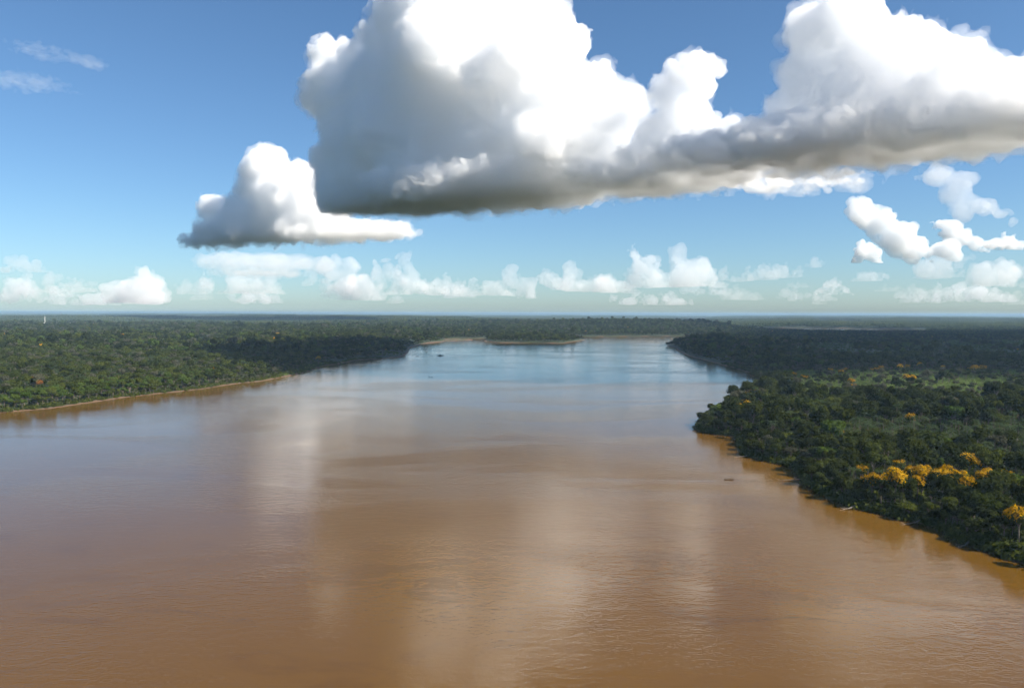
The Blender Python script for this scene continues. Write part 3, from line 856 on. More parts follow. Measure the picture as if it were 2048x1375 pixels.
# --- yellow-flowering trees, each where one shows (crown position)
YELLOW = [(1790, 948, 1.0), (1763, 956, .9), (1745, 962, .8), (1826, 938, .75), (1845, 943, .8), (1862, 950, .85), (1885, 948, .9), (1852, 934, .6), (1893, 938, .7), (1835, 957, .6), (1722, 934, .75), (1796, 922, .5), (1938, 917, .95),
          (1922, 945, .6), (1936, 963, .8), (1975, 943, .7), (1985, 952, .75), (2002, 963, .8), (2020, 968, .8), (2040, 1026, .9), (1966, 950, .6), (2010, 944, .5),
          (1478, 812, .9), (1497, 807, 1.0), (1515, 812, .9), (1488, 800, .7), (1520, 806, .7), (1506, 780, .7), (1529, 776, .7), (1552, 792, .6), (1527, 792, .6), (1494, 788, .6), (1480, 790, .6),
          (1588, 746, .9), (1610, 753, .8), (1606, 751, .7), (1660, 738, .8), (1682, 742, .7), (1690, 737, .7), (1755, 737, .9), (1763, 733, .8), (1745, 738, .7), (1800, 731, .8), (1815, 731, .7), (1840, 727, .9), (1885, 732, .8),
          (1950, 734, 1.0), (1966, 733, .9), (1940, 736, .8), (1812, 752, .8), (1826, 753, .7), (1590, 779, .6), (1702, 760, .6), (1708, 770, .6), (1822, 832, .6), (1673, 860, .5),
          (430, 735, .8), (450, 758, .7), (637, 715, .9)]
for px, py, s in YELLOW:
    s = max(s * 1.1, 0.8)
    d0 = ground(px, py + 14.0)
    for it in range(4):
        z = land_h(d0[None])[0]
        d0 = ground(px, py, z + 12.0 * s * 1.25)
    if land_sd(d0[None])[0] > 3:
        put('yellow', rng.integers(3), d0[0], d0[1], land_h(d0[None])[0], s)
for px, py in ((70, 764), (78, 767)):
    d0 = ground(px, py, 14.0); put('rust', 0, d0[0], d0[1], land_h(d0[None])[0], 0.9)
YP = np.array([(t[2], t[3]) for t in near])

# --- nearer forest, tree by tree
P = jitter_points(310, 1560, 6.6)
sd = land_sd(P)
ok = (sd > 0.3) & clear_ok(P)
P, sd = P[ok], sd[ok]
H = land_h(P, sd)
U, Vv = to_px(np.concatenate([P, H[:, None]], -1))
c1 = vnoise(P, 500.0, 3.0); c2 = vnoise(P, 1300.0, 40.0); c3 = vnoise(P, 220.0, 90.0)
shr = []
for i in range(len(P)):
    x, y = P[i]; u, v = U[i], Vv[i]; z = H[i]
    if u < -80 or u > 2140: continue
    dy = ((YP - P[i]) ** 2).sum(1).min()
    vy = YP - P[i]; fr = (vy @ (P[i] / np.hypot(x, y))) > 0
    dyf = (vy[fr] ** 2).sum(1).min() if fr.any() else 1e9
    a = rng.random()
    if x > 60 and y < 1500:                      # right bank
        scrub = (u > 1560 + max(0, (v - 760)) * 1.2) and 742 < v < 800 + 12 * c1[i] + (10 if u > 1700 else 0)
        if scrub:
            if a < 0.07: put('broad', ('dark' if rng.random() < .6 else 'grey', rng.integers(4)), x, y, z, rng.uniform(0.45, 0.85))
            elif a < 0.12: put('palm', rng.integers(4), x, y, z, rng.uniform(0.6, 0.9))
            shr.append((x, y, z, rng.uniform(0.8, 1.7), 0))
            continue
        shr.append((x, y, z, rng.uniform(0.8, 1.5), 1))
        palmy = 858 < v < 965 and u > 1660 + 60 * c3[i] and c1[i] > -0.45 and sd[i] > 22
        if dy < 14: continue
        if palmy:
            if a < 0.55: put('palm', rng.integers(4), x, y, z, rng.uniform(0.75, 1.15))
            elif a < 0.72: put('broad', ('mid', rng.integers(4)), x, y, z, rng.uniform(0.35, 0.6))
            continue
        if a > 0.56: continue
        key = 'dark' if rng.random() < 0.62 - 0.2 * c1[i] else ('mid' if rng.random() < 0.75 else ('grey' if rng.random() < .55 else 'bright'))
        if rng.random() < 0.10: put('palm', rng.integers(4), x, y, z, rng.uniform(0.8, 1.2)); continue
        s = rng.uniform(0.5, 1.15) * (0.75 if sd[i] < 14 else 1.0)
        if 800 < v < 880 and rng.random() < 0.12: s = rng.uniform(1.1, 1.4); key = 'dark'
        if sd[i] < 9: s *= 0.75
        if dy < 220 and dyf < 170: s = min(s, 0.55)
        put('broad', (key, rng.integers(4)), x, y, z, s)
    else:                                        # left bank
        if dy < 20 or a > 0.62: 
            if sd[i] < 40: shr.append((x, y, z, rng.uniform(0.8, 1.6), 1))
            continue
        if sd[i] < 75 and u < 420 + 60 * c1[i]:
            key = 'bright' if rng.random() < 0.55 else 'mid'; s = rng.uniform(0.5, 0.85)
        else:
            key = 'mid' if rng.random() < 0.62 + 0.2 * c2[i] else ('dark' if rng.random() < .6 else 'grey'); s = rng.uniform(0.5, 0.95)
        if u > 470 and sd[i] < 50: s *= 0.6
        if u > 560 and sd[i] < 26: shr.append((x, y, z, rng.uniform(0.5, 1.2), 0)) if rng.random() < .4 else None; continue
        if sd[i] < 7: s *= 0.7
        if sd[i] > 60 and rng.random() < (0.5 if c1[i] > 0.2 else 0.12): put('palm', rng.integers(4), x, y, z, rng.uniform(0.9, 1.2)); continue
        put('broad', (key, rng.integers(4)), x, y, z, s)

# low bright grass and scrub in the left clearing
for px, py, r in ((520, 741, 22), (545, 739, 18), (495, 742, 16)):
    c = px_ground(px, py)
    for _ in range(90):
        q = c + rng.normal(size=2) * np.array([r, r * 1.3]) * 0.6
        shr.append((q[0], q[1], land_h(q[None])[0] - 0.6, rng.uniform(0.5, 0.8), 0))
# bushes leaning out over the water along both banks
def along(poly, step):
    out = []
    for a, b in zip(poly[:-1], poly[1:]):
        L = np.linalg.norm(b - a); n = max(1, int(L / step))
        nv = np.array([b[1] - a[1], a[0] - b[0]]) / L
        for k in range(n): out.append((a + (b - a) * (k + rng.random()) / n, nv))
    return out
A_ = along(gpoly(right_bank[9:] + [(2200, 1190)]), 2.2) + along(gpoly([(-60, 832)] + left_bank[:16]), 4.0)
Pa = np.array([q[0] for q in A_]); Na = np.array([q[1] for q in A_]); rt = Pa[:, 0] > 0
ua, _ = to_px(np.concatenate([Pa, 0 * Pa[:, :1]], -1))
for q in range(4):
    o_ = np.where(rt, rng.uniform(-1.0, 7.0, len(Pa)), rng.uniform(3.0, 8.0, len(Pa)))
    if q == 3: o_ = rng.uniform(2, 7, len(Pa))
    use = np.ones(len(Pa), bool)
    if q > 1: use &= rt
    use &= ~((~rt) & (ua > 560) & (ua < 690) & (rng.random(len(Pa)) < 0.75))
    Cp = Pa + Na * o_[:, None]; Cm = Pa - Na * o_[:, None]
    sp, sm = land_sd(Cp), land_sd(Cm)
    C = np.where((sp > sm)[:, None], Cp, Cm); S = np.maximum(sp, sm)
    Hc = land_h(C, S)
    for k in np.nonzero(use & (S > np.where(rt, -1.5, 2.0)) & (S < 10))[0]:
        if q == 3:
            if rng.random() < 0.5 and S[k] > 1: put('broad', ('dark' if rng.random() < .5 else 'mid', rng.integers(4)), C[k, 0], C[k, 1], Hc[k] - 2.0, rng.uniform(0.45, 0.7))
        else: shr.append((C[k, 0], C[k, 1], max(Hc[k], 0.2), rng.uniform(0.8, 1.7) if rt[k] else rng.uniform(0.7, 1.3), 1))
# --- which ones are built as separate trees: those that show largest
arr = np.array([(t[2], t[3], t[4]) for t in near])
dist = np.hypot(arr[:, 0], arr[:, 1])
pu, pv = to_px(arr)
infr = (pu > -15) & (pu < 2063)
size_px = np.array([t[5] for t in near]) / dist
sdn = land_sd(arr[:, :2])
KINDN = {'broad': 'broadleaf_tree', 'palm': 'palm_tree', 'yellow': 'flowering_tree', 'rust': 'rust_leaved_tree'}
limit = {'broad': 300, 'palm': 220, 'yellow': 300, 'rust': 10}
order = np.argsort(-size_px)
count = {k: 0 for k in limit}
single = np.zeros(len(near), bool)
for i in order:
    k = near[i][0]
    if infr[i] and count[k] < limit[k]: single[i] = True; count[k] += 1
COLW = {'dark': 'dark green', 'mid': 'mid green', 'bright': 'bright green', 'grey': 'greyish olive'}
def zone(i):
    u, d, s = pu[i], dist[i], sdn[i]
    if u < 1000: return 'on the left bank'
    edge = 'at the water' if s < 14 else ('behind the shore trees' if s < 45 else 'inland')
    k = int(np.clip((d - 330) // 60, 0, 9))
    names = ['by the right picture edge', 'below the big yellow clump', 'beside the big yellow clump', 'just past the yellow clump', 'level with the canoe', 'past the canoe', 'short of the dark headland',
             'on the dark headland', 'behind the dark headland', 'far up the right bank']
    return edge + ', ' + names[k]
ORD = ['leftmost', 'second from left', 'third from left', 'fourth from left', 'fifth from left', 'sixth from left', 'seventh from left', 'eighth from left', 'ninth from left', 'tenth from left', 'eleventh from left', 'twelfth from left'] + [w + ' from left' for w in 'thirteenth fourteenth fifteenth sixteenth seventeenth eighteenth nineteenth twentieth'.split()]
made = {}
def single_tree(i):
    kind, var, x, y, z, s, rz = near[i]
    t = bpy.data.objects.new(KINDN[kind], None)
    scene.collection.objects.link(t)
    t.empty_display_size = 1.0
    t.location = (x, y, z); t.rotation_euler = (0, 0, rz)
    sz = s * rng.uniform(0.8, 1.35)
    if kind == 'yellow': sz = s * 1.25
    t.scale = (s, s, sz)
    zn = zone(i)
    if kind == 'broad':
        cm, tm = BROAD[var[0]][var[1]]
        what = '%s %s tree' % (['round', 'tall domed', 'spreading', 'small'][var[1]], COLW[var[0]]); cat = 'tree'
    elif kind == 'palm':
        tm, cm = PALM[var]
        what = ['feathery palm', 'low palm', 'tall palm', 'stubby palm'][var]; cat = 'palm tree'
    elif kind == 'yellow':
        cm, tm = YEL[var]; what, zn = YLAB(pu[i], arr[i], var); cat = 'tree'
    else:
        cm, tm = RUST[0]; what = 'rust orange tree among green crowns'; zn = 'on the left bank'; cat = 'tree'
    tag(t, 'x', cat, GROUPN[kind])
    made.setdefault((what, zn), []).append((pu[i], t))
    for nm, me in (('trunk', tm), ('crown', cm)):
        o = bpy.data.objects.new(nm, me); scene.collection.objects.link(o); o.parent = t
GROUPN = {'broad': 'broadleaf trees near the river', 'palm': 'palms near the river', 'yellow': 'yellow flowering trees', 'rust': 'rust orange trees'}
def YLAB(u, p, var):
    d = math.hypot(p[0], p[1])
    how = ['golden yellow flowering tree', 'half green tree with yellow blossom', 'tree covered in yellow blossom'][var]
    if u < 1000: return how, 'on the left bank'
    if d < 620:
        return how, ('left end of the near yellow clump' if u < 1790 else 'middle of the near yellow clump' if u < 1905 else 'right of the near yellow clump')
    if u < 1560 and d < 1050: return how, 'near the tip of the dark headland'
    return how, ('left on the headland rim' if u < 1720 else 'middle of the headland rim' if u < 1860 else 'right on the headland rim')
for i in np.nonzero(single)[0]: single_tree(i)
for (what, zn), lst in made.items():
    lst.sort(key=lambda q: q[0])
    for k, (u_, t) in enumerate(lst):
        if len(lst) == 1: t['label'] = '%s %s' % (what, zn)
        elif k < len(ORD): t['label'] = '%s %s, %s' % (what, zn, ORD[k])
        else: t['label'] = '%s %s, toward the right' % (what, zn)
        if len(t['label'].split()) > 16: t['label'] = t['label'].replace(' from left', '').replace('the ', '')

# --- the rest of the near forest as one mass
protos = []; pmap = {}
for key in ('dark', 'mid', 'bright', 'grey'):
    for j in range(4): pmap[('broad', key, j)] = len(protos); protos.append(combined('near_tree', BROAD[key][j]))
for j in range(4): pmap[('palm', j)] = len(protos); protos.append(combined('near_palm', PALM[j]))
for j in range(3): pmap[('yellow', j)] = len(protos); protos.append(combined('near_flowering', YEL[j]))
pmap[('rust', 0)] = len(protos); protos.append(combined('near_rust', RUST[0]))
pts, idx, rot, scl = [], [], [], []
for i, t in enumerate(near):
    if single[i]: continue
    k = ('broad', t[1][0], int(t[1][1])) if t[0] == 'broad' else (t[0], int(t[1]))
    pts.append(t[2:5]); idx.append(pmap[k]); rot.append((0, 0, t[6])); scl.append((t[5], t[5], t[5] * rng.uniform(0.8, 1.35)))
scatter_object('forest', pts, idx, rot, scl, protos, 'dense rainforest trees and palms behind the banks of the river', 'forest')
shr = np.array(shr)
scatter_object('undergrowth', shr[:, :3], np.where(shr[:, 4] > 0, 4 + rng.integers(0, 3, len(shr)), rng.integers(0, 4, len(shr))), np.stack([0 * shr[:, 0], 0 * shr[:, 0], rng.uniform(0, 6.28, len(shr))], -1),
               np.repeat(shr[:, 3:4], 3, 1), SHRUB + SHRUBD, 'bushes and light green scrub filling the ground between trees', 'undergrowth')

# --- middle distance: the canopy of single crowns out to five kilometres
P = jitter_points(1560, 5200, 11.0)
sd = land_sd(P)
ok = (sd > 1.5) & clear_ok(P) & (poly_sd(P, ISLANDS[1]) < 0) & (poly_sd(P, ISLANDS[2]) < 0)
P, sd = P[ok], sd[ok]; H = land_h(P, sd)
U, Vv = to_px(np.concatenate([P, H[:, None]], -1))
c1 = vnoise(P, 900.0, 3.0); c2 = vnoise(P, 2600.0, 40.0)
n = len(P)
r1 = rng.random(n)
key = np.where(r1 < 0.45 + 0.25 * c1, 0, np.where(r1 < 0.82, 1, np.where(r1 < 0.93, 3, 2)))
idx = key * 4 + rng.integers(0, 4, n)
s = rng.uniform(0.6, 1.15, n)
s = np.where(sd < 8, s * 0.5, np.where(sd < 25, s * 0.7, s))
# open marshy meadow in the cloud shadow on the right: low growth only
mead = (P[:, 0] > 430) & (Vv > 683 + 4 * c1) & (Vv < 722) & (U > 1540) & (c1 > -0.35)
rg = (U > 1460) & (Vv > 654) & (Vv < 692)
s = np.where(rg & ~mead, s * 0.68, s)
keep = ~(mead & (rng.random(n) < 0.25))
s = np.where(mead, s * 0.42, s)
s = np.where((U > 60) & (U < 270) & (P[:, 1] > 4150) & (P[:, 1] < 4720), s * 0.35, s)
keep &= ~((np.abs(U - 700) < 130) & (Vv < 689) & (Vv > 684) & (c2 > 0.1))
protos = [m for k in ('dark', 'mid', 'bright', 'grey') for m in LOD[k]] + LODY
idx = np.where(mead, 8 + rng.integers(0, 4, n), idx)
glade = (U < 1000) & (vnoise(P, 1700.0, 61.0) > 0.52)
s = np.where(glade, s * 0.45, s)
idx = np.where(glade & (rng.random(n) < 0.6), 8 + rng.integers(0, 4, n), idx)
em = rng.random(n) < 0.035
s = np.where(em & ~mead & ~glade & ~rg, s * 1.5, s)
yl = rng.random(n) < 0.003
idx = np.where(yl, 16 + rng.integers(0, 2, n), idx)
PP = np.concatenate([P, H[:, None] - 2.0 * (1 - s)[:, None] * 0], -1)[keep]
scatter_object('distant_forest', PP, idx[keep], np.stack([np.zeros(n), np.zeros(n), rng.uniform(0, 6.28, n)], -1)[keep], np.stack([s, s, s * rng.uniform(0.75, 1.45, n)], -1)[keep], protos,
               'unbroken green forest canopy in the middle distance', 'forest')
# --- far forest to the horizon
pts = []
y = 5200.0
while y < 36500:
    st = 170.0 * max(1.0, y / 9000)
    w = y * HALF + 300; m = int(2 * w / st)
    x = np.linspace(-w, w, m) + rng.uniform(-0.4, 0.4, m) * st
    pts.append(np.stack([x, y + rng.uniform(-0.4, 0.4, m) * st, np.full(m, st / 170.0)], -1))
    y += st
pts = np.concatenate(pts)
sd = land_sd(pts[:, :2])
ok = (sd > 60) & clear_ok(pts[:, :2]) & (np.hypot(pts[:, 0], pts[:, 1]) < 37800) & (np.abs(pts[:, 0]) < 34000)
pts, sd = pts[ok], sd[ok]
H = land_h(pts[:, :2], sd)
sc = pts[:, 2]
scatter_object('horizon_forest', np.stack([pts[:, 0], pts[:, 1], H - 3], -1), rng.integers(0, 4, len(pts)), np.stack([0 * sc, 0 * sc, rng.uniform(0, 6.28, len(pts))], -1),
               np.stack([sc, sc, rng.uniform(0.8, 1.5, len(pts))], -1), PATCH, 'far blue green forest reaching to the horizon', 'forest')
print('near trees', len(near), count, 'shrubs', len(shr), 'mid', int(keep.sum()), 'far', len(pts))
# ------------------------------------------------------------------ small things
def box(c, s):
    c = np.array(c, float); s = np.array(s, float) / 2
    V = np.array([(x, y, z) for z in (-1, 1) for y in (-1, 1) for x in (-1, 1)]) * s + c
    Q = [(0, 2, 3, 1), (4, 5, 7, 6), (0, 1, 5, 4), (2, 6, 7, 3), (0, 4, 6, 2), (1, 3, 7, 5)]
    return V, Q
def mesh_of(name, pieces, mat):
    P = Parts()
    for V, Q in pieces: P.add(V, Q)
    return P.mesh(name, mat)
def empty(name, loc, rz=0.0):
    e = bpy.data.objects.new(name, None); scene.collection.objects.link(e)
    e.location = loc; e.rotation_euler = (0, 0, rz); return e

# dugout canoe and its paddler
WOODM = plain_mat('dark_canoe_wood', (0.025, 0.018, 0.012), (0.06, 0.042, 0.025), 3.0)
def canoe_mesh(L=5.6, W=0.95, H=0.55):
    n, m = 17, 9
    V = []
    for shell in (0, 1):
        for i in range(n):
            t = i / (n - 1) * 2 - 1
            w = W / 2 * max(0.04, (1 - abs(t) ** 2.6)) - shell * 0.05
            w = max(w, 0.012)
            keel = 0.20 * abs(t) ** 3 + shell * 0.07
            rim = H + 0.28 * abs(t) ** 2.5
            for k in range(m):
                a = -math.pi / 2 + math.pi * k / (m - 1)
                V.append((t * L / 2 * (1 - 0.02 * shell), w * math.sin(a), keel + (rim - keel) * (1 - math.cos(a) ** 0.8 if abs(math.cos(a)) > 1e-6 else 1.0)))
    V = np.array(V); Q = []
    def id_(s, i, k): return s * n * m + i * m + k
    for i in range(n - 1):
        for k in range(m - 1):
            Q.append((id_(0, i, k), id_(0, i, k + 1), id_(0, i + 1, k + 1), id_(0, i + 1, k)))
            Q.append((id_(1, i, k), id_(1, i + 1, k), id_(1, i + 1, k + 1), id_(1, i, k + 1)))
        for k in (0, m - 1):
            Q.append((id_(0, i, k), id_(0, i + 1, k), id_(1, i + 1, k), id_(1, i, k)))
    return V, Q
cp = ground(1458, 959)
can = empty('canoe', (cp[0], cp[1], -0.16), math.radians(-7))
tag(can, 'dark dugout canoe with one paddler near the right bank', 'canoe')
link('hull', mesh_of('hull', [canoe_mesh()], WOODM), can)
link('thwart', mesh_of('thwart', [box((1.55, 0, 0.52), (0.24, 0.66, 0.05))], WOODM), can)
link('thwart', mesh_of('thwart', [box((-1.2, 0, 0.52), (0.24, 0.7, 0.05))], WOODM), can)
def person(loc, rz):
    """seated figure, one skinned body"""
    J = [(0, 0, 0.05), (0, 0, 0.30), (0, 0, 0.50), (0, 0, 0.60), (0.03, 0, 0.70), (0.03, 0, 0.84),
         (0.02, 0.19, 0.50), (0.20, 0.27, 0.30), (0.42, 0.20, 0.30), (0.49, 0.18, 0.30), (0.02, -0.19, 0.50), (0.22, -0.24, 0.36), (0.42, -0.08, 0.46), (0.49, -0.06, 0.48),
         (0.05, 0.10, 0.02), (0.44, 0.13, 0.16), (0.50, 0.12, -0.26), (0.66, 0.12, -0.30), (0.05, -0.10, 0.02), (0.44, -0.13, 0.16), (0.50, -0.12, -0.26), (0.66, -0.12, -0.30)]
    E = [(0, 1), (1, 2), (2, 3), (3, 4), (4, 5), (2, 6), (6, 7), (7, 8), (8, 9), (2, 10), (10, 11), (11, 12), (12, 13), (0, 14), (14, 15), (15, 16), (16, 17), (0, 18), (18, 19), (19, 20), (20, 21)]
    Rr = [.15, .14, .13, .06, .10, .085, .075, .05, .04, .035, .075, .05, .04, .035, .10, .065, .045, .035, .10, .065, .045, .035]
    me = bpy.data.meshes.new('person'); me.from_pydata(J, E, [])
    o = link('person', me, None, plain_mat('person_cloth', (0.05, 0.05, 0.07), (0.12, 0.10, 0.09), 4.0))
    md = o.modifiers.new('skin', 'SKIN')
    sv = me.skin_vertices[0].data if me.skin_vertices else None
    if sv is None:
        bm_ = __import__('bmesh').new(); bm_.from_mesh(me); ly = bm_.verts.layers.skin.verify()
        bm_.verts.ensure_lookup_table()
        for i, v in enumerate(bm_.verts): v[ly].radius = (Rr[i], Rr[i]); v[ly].use_root = (i == 0)
        bm_.to_mesh(me); bm_.free()
    else:
        for i, r_ in enumerate(Rr): sv[i].radius = (r_, r_)
        sv[0].use_root = True
    o.modifiers.new('smooth', 'SUBSURF').levels = 1
    o.modifiers['smooth'].render_levels = 1
    o.location = loc; o.rotation_euler = (0, 0, rz)
    hat = link('hat', mesh_of('hat', [tube([(0.03, 0, 0.84), (0.03, 0, 0.86), (0.03, 0, 0.885), (0.03, 0, 0.97)], [0.21, 0.20, 0.105, 0.08], 12)], plain_mat('straw', (0.25, 0.19, 0.10), (0.34, 0.27, 0.15), 9.0)), o)
    return o
cz = math.radians(-7)
po = person((cp[0] + 1.55 * math.cos(cz), cp[1] + 1.55 * math.sin(cz), 0.44), cz + math.pi)
tag(po, 'person in dark clothes and hat sitting in the canoe stern', 'person')
pd = empty('paddle', (cp[0] + 1.1 * math.cos(cz), cp[1] + 1.1 * math.sin(cz) - 0.2, 0.85), cz)
tag(pd, 'short wooden paddle held by the person in the canoe', 'paddle')
link('shaft', mesh_of('shaft', [tube([(0, 0.1, 0.12), (0, -0.35, -0.45)], [0.018, 0.018], 6)], WOODM), pd)
link('blade', mesh_of('blade', [tube([(0, -0.35, -0.45), (0, -0.42, -0.56), (0, -0.62, -0.92), (0, -0.64, -0.96)], [0.02, 0.075, 0.065, 0.02], 8)], WOODM), pd)

# rocks and snags in the stream
ROCK = plain_mat('wet_rock', (0.02, 0.018, 0.016), (0.05, 0.045, 0.04), 0.8, 0.6)
def rock(px, py, w, h, seed, label):
    r = np.random.default_rng(seed)
    V, F = ICO2
    V = V * (1 + 0.22 * np.sin(V @ r.normal(size=(3,)) * 4 + r.uniform(0, 6)))[:, None] * (1 + 0.10 * r.normal(size=(len(V), 1))) * np.array([w / 2, w * 0.22, h])
    me = mesh_np('rock', V, None, F); me.materials.append(ROCK)
    g = ground(px, py)
    o = link('rock', me); o.location = (g[0], g[1], -h * 0.25); o.rotation_euler = (0, 0, r.uniform(-0.3, 0.3))
    tag(o, label, 'rock')
rock(834, 712.5, 14, 1.0, 1, 'low dark rock nearest the shaded left point')
rock(846, 712.6, 10, 0.7, 2, 'thin rock left of the long midstream rock')
rock(863, 712.2, 16, 0.8, 3, 'flat rock in the middle of the midstream row')
rock(881, 711, 17, 2.2, 4, 'largest dark rock at the right end of the row')
rock(859, 754, 4.2, 0.9, 5, 'small dark snag left of a pair in midstream')
rock(864.5, 754, 3.6, 0.8, 6, 'small dark snag right of a pair in midstream')
rock(1212, 675.5, 22, 1.6, 7, 'low dark bar right of the wooded island')
rock(905, 682.5, 12, 1.2, 8, 'little brown rock off the sandbar')

# village roofs on the plain at left
WALLW = plain_mat('limewashed_wall', (0.55, 0.52, 0.46), (0.68, 0.65, 0.58), 0.4)
ROOFW = plain_mat('pale_sheet_roof', (0.62, 0.60, 0.56), (0.75, 0.73, 0.70), 0.3, 0.5)
ROOFR = plain_mat('clay_roof', (0.30, 0.13, 0.07), (0.42, 0.20, 0.11), 0.3)
DARKM = plain_mat('dark_opening', (0.02, 0.02, 0.02), (0.04, 0.04, 0.04), 1.0)
def house(loc, w, d, h, roofm, label, nwin, rz=0.0):
    e = empty('house', loc, rz)
    tag(e, label, 'house', 'houses on the left plain')
    link('wall', mesh_of('wall', [box((0, 0, h / 2 - 1), (w, d, h + 2))], WALLW), e)
    rh = d * 0.28
    V = np.array([(-w / 2 - .6, -d / 2 - .7, h), (w / 2 + .6, -d / 2 - .7, h), (w / 2 + .6, 0, h + rh), (-w / 2 - .6, 0, h + rh), (-w / 2 - .6, d / 2 + .7, h), (w / 2 + .6, d / 2 + .7, h)])
    V = np.concatenate([V, V + [0, 0, 0.25]])
    Q = [(6, 7, 8, 9), (9, 8, 11, 10), (0, 3, 2, 1), (3, 4, 5, 2), (0, 1, 7, 6), (4, 10, 11, 5), (1, 2, 8, 7), (2, 5, 11, 8), (0, 6, 9, 3), (3, 9, 10, 4)]
    link('roof', mesh_of('roof', [(V, Q)], roofm), e)
    V, Q = np.array([(-w / 2, -d / 2, h), (-w / 2, d / 2, h), (-w / 2, 0, h + rh), (w / 2, -d / 2, h), (w / 2, d / 2, h), (w / 2, 0, h + rh)]), None
    P_ = Parts(); P_.add(V, None, [(0, 2, 1), (3, 4, 5)]); link('gable', P_.mesh('gable', WALLW), e)
    link('door', mesh_of('door', [box((0, -d / 2 - 0.03, 1.1), (1.1, 0.08, 2.2))], DARKM), e)
    for k in range(nwin):
        x = (k + 0.5) / nwin * w - w / 2
        if abs(x) < 1.2: x += 1.8
        link('window', mesh_of('window', [box((x, -d / 2 - 0.03, 1.7), (1.2, 0.08, 1.1))], DARKM), e)
LABV = ['small pale house beside the foot of the white mast', 'low pale house right of the white mast', 'small house left in the village gap', 'pale house in the middle of the village gap', 'small raised house behind the village middle',
        'red roofed house left of the long white shed', 'long white roofed shed in the village', 'cream house right of the long white shed']
for (px, py, w), lab in zip(VILLAGE, LABV):
    p = at_depth(px, py + 1.0, VIL_Y)
    z = max(land_h(np.array([[p[0], p[1]]]))[0], p[2] - 3)
    house((p[0], p[1], z), w * VIL_Y / FPX * 1.0, 12, 6.5, ROOFR if 'red' in lab else ROOFW, lab, 3 if w < 15 else 7)
def clear_house(px, py, w, label, roofm=ROOFW):
    g = ground(px, py, 8.0); z = land_h(g[None])[0]; g = ground(px, py, z + 2)
    house((g[0], g[1], z), w, 9, 4.5, roofm, label, 4)
clear_house(341, 688.5, 38, 'long pale shed in the forest clearing on the left')
clear_house(325, 690, 9, 'small white hut left of the long clearing shed')
clear_house(322, 722, 10, 'small pale hut nearer the river in the left forest')
clear_house(860, 684, 9, 'white hut on the far left shore')

# lattice masts
def mast(px, ptop, pbase, Y, col, label):
    b = at_depth(px, pbase, Y); t = at_depth(px, ptop, Y)
    z0 = min(land_h(np.array([[b[0], b[1]]]))[0], b[2]); h = t[2] - z0
    e = empty('radio_mast', (b[0], b[1], z0)); tag(e, label, 'mast')
    m = plain_mat('mast_paint_' + str(px), col, tuple(min(1, c * 1.1) for c in col), 0.05, 0.5)
    wb, wt = h * 0.045, h * 0.012
    cs = [(-1, -1), (1, -1), (1, 1), (-1, 1)]
    for c in cs:
        link('leg', mesh_of('leg', [tube([(c[0] * wb, c[1] * wb, 0), (c[0] * wt, c[1] * wt, h)], [0.45, 0.3], 5)], m), e)
    pc = []
    for k in range(10):
        a0, a1 = k / 10, (k + 1) / 10
        w0, w1 = wb + (wt - wb) * a0, wb + (wt - wb) * a1
        for q in range(4):
            c, d = cs[q], cs[(q + 1) % 4]
            pc.append(tube([(c[0] * w0, c[1] * w0, a0 * h), (d[0] * w1, d[1] * w1, a1 * h)], [0.22, 0.22], 4))
    link('bracing', mesh_of('bracing', pc, m), e)
    link('antenna', mesh_of('antenna', [tube([(0, 0, h), (0, 0, h * 1.07)], [0.3, 0.15], 5)], m), e)
mast(90, 632.5, 648, 4700.0, (0.70, 0.68, 0.66), 'white lattice mast standing in the village at far left')
mast(122.5, 624, 636, 8200.0, (0.25, 0.22, 0.22), 'thin dark lattice mast rising above the left horizon')

# umbrella-crowned trees at the low point reaching into the river, and trees on the islet
TIPM = [tree_model('point_tree', 1200 + i, LEAF['dark'], R=9.0, flat=0.42, lobes=11, z0=6.5, ncards=700, size=0.9) for i in range(2)]
def tip_tree(px, py, s, label, v=0):
    g = ground(px, py); z = max(land_h(g[None])[0], -0.3)
    e = empty('point_tree', (g[0], g[1], z), v * 2.1); e.scale = (s, s, s)
    tag(e, label, 'tree')
    link('trunk', TIPM[v % 2][1], e); link('crown', TIPM[v % 2][0], e)
tip_tree(1334, 691.5, 1.0, 'leaning dark tree at the very tip of the river point')
tip_tree(1342, 691, 0.8, 'second dark tree behind the leaning one on the point', 1)
tip_tree(1363, 684.5, 1.25, 'flat topped dark tree standing alone on the point', 1)
tip_tree(1380, 681.5, 0.7, 'small dark tree right of the flat topped one')
tip_tree(1397, 679.5, 1.1, 'larger tree where the point joins the forest', 1)

# fallen trunks along the near bank
LOGM = plain_mat('drift_wood', (0.10, 0.08, 0.06), (0.20, 0.17, 0.13), 1.2)
def fallen(px, py, L, rz, seed, label):
    r = np.random.default_rng(seed)
    g = ground(px, py); e = empty('fallen_trunk', (g[0], g[1], 0.1), rz)
    tag(e, label, 'fallen tree')
    link('trunk', mesh_of('trunk', [tube([(0, 0, 1.6), (L * 0.35, 0.3, 0.7), (L * 0.7, 0.1, 0.25), (L, -0.2, -0.15)], [0.38, 0.32, 0.22, 0.10], 8)], LOGM), e)
    for k in range(5):
        x = L * r.uniform(0.45, 0.95); a = r.uniform(-1.2, 1.2)
        link('branch', mesh_of('branch', [tube([(x, 0, 0.4), (x + 1.2 * math.cos(a), 1.6 * math.sin(a), 0.9), (x + 2.2 * math.cos(a), 2.9 * math.sin(a), 1.3 * r.random())], [0.10, 0.07, 0.03], 5)], LOGM), e)
fallen(1606, 962, 15, math.radians(170), 1, 'fallen tree reaching into the river short of the canoe')
fallen(1500, 914, 12, math.radians(185), 2, 'fallen tree in the small bay past the canoe')
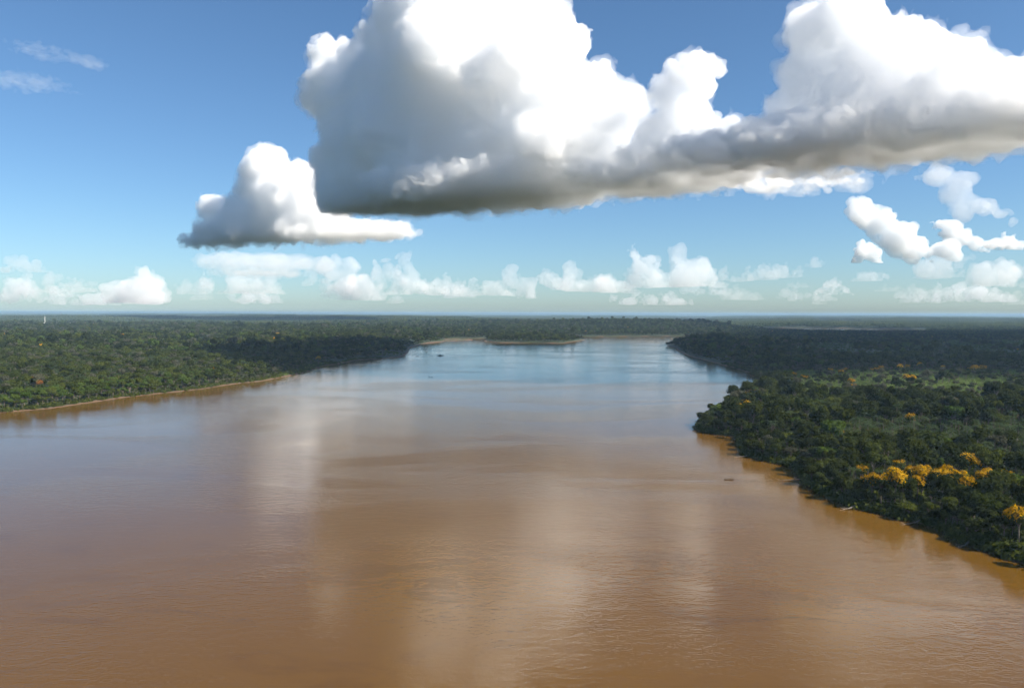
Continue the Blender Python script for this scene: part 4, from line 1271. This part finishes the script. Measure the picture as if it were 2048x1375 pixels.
fallen(1710, 1017, 10, math.radians(200), 3, 'fallen tree under the left end of the yellow clump')
fallen(1842, 1046, 11, math.radians(195), 4, 'fallen tree at the waterline right of the yellow clump')
fallen(1940, 1089, 9, math.radians(210), 5, 'fallen tree nearest the lower right corner')
# pale dead palms standing in the palm grove
for k, (px, py, h, w) in enumerate(((1925, 908, 10, 'leftmost'), (1941, 916, 12, 'second from left'), (1955, 912, 14, 'third from left'), (1967, 917, 13, 'fourth from left'), (1988, 914, 12, 'fifth from left'), (2008, 916, 13, 'sixth from left'), (2031, 918, 12, 'rightmost'))):
    g = ground(px, py, 5.0); z = land_h(g[None])[0]; g = ground(px, py, z)
    e = empty('dead_palm', (g[0], g[1], z), k * 1.3); tag(e, 'pale dead palm in the grove behind the yellow clump, %s' % w, 'dead palm', 'pale dead palms')
    h *= 1.15
    link('stem', mesh_of('stem', [tube([(0, 0, -0.5), (0.2, 0.1, h * 0.5), (0.5 * math.sin(k), 0.3, h)], [0.34, 0.27, 0.22], 7)], PALE_BARK), e)
    fr = []
    for q in range(6):
        a = q * 1.05; c, s_ = math.cos(a), math.sin(a); t0 = np.array([0.5 * math.sin(k), 0.3, h])
        fr.append(tube([t0, t0 + [0.9 * c, 0.9 * s_, 0.5], t0 + [1.3 * c, 1.3 * s_, -0.9], t0 + [1.2 * c, 1.2 * s_, -2.2]], [0.07, 0.16, 0.20, 0.05], 5))
    link('dry_fronds', mesh_of('dry_fronds', fr, PALE_BARK), e)
# ------------------------------------------------------------------ air
def build_haze():
    x, y0, y1, z0, z1 = 39600.0, -6600.0, 39600.0, -7.0, 126.0
    V = [(-x, y0, z0), (x, y0, z0), (x, y1, z0), (-x, y1, z0), (-x, y0, z1), (x, y0, z1), (x, y1, z1), (-x, y1, z1)]
    me = bpy.data.meshes.new('haze')
    me.from_pydata(V, [], [(3, 2, 1, 0), (4, 5, 6, 7), (0, 1, 5, 4), (1, 2, 6, 5), (2, 3, 7, 6), (3, 0, 4, 7)])
    m, nt, out = new_mat('haze_air')
    v = nt.nodes.new('ShaderNodeVolumePrincipled')
    v.inputs['Color'].default_value = (0.50, 0.75, 1.0, 1)
    v.inputs['Density'].default_value = HAZE
    v.inputs['Anisotropy'].default_value = 0.1
    nt.links.new(v.outputs[0], out.inputs['Volume'])
    o = link('haze', me, None, m)
    tag(o, 'thin blue haze over the distant forest', 'haze', kind='stuff')
HAZE = 3.8e-5
build_haze()
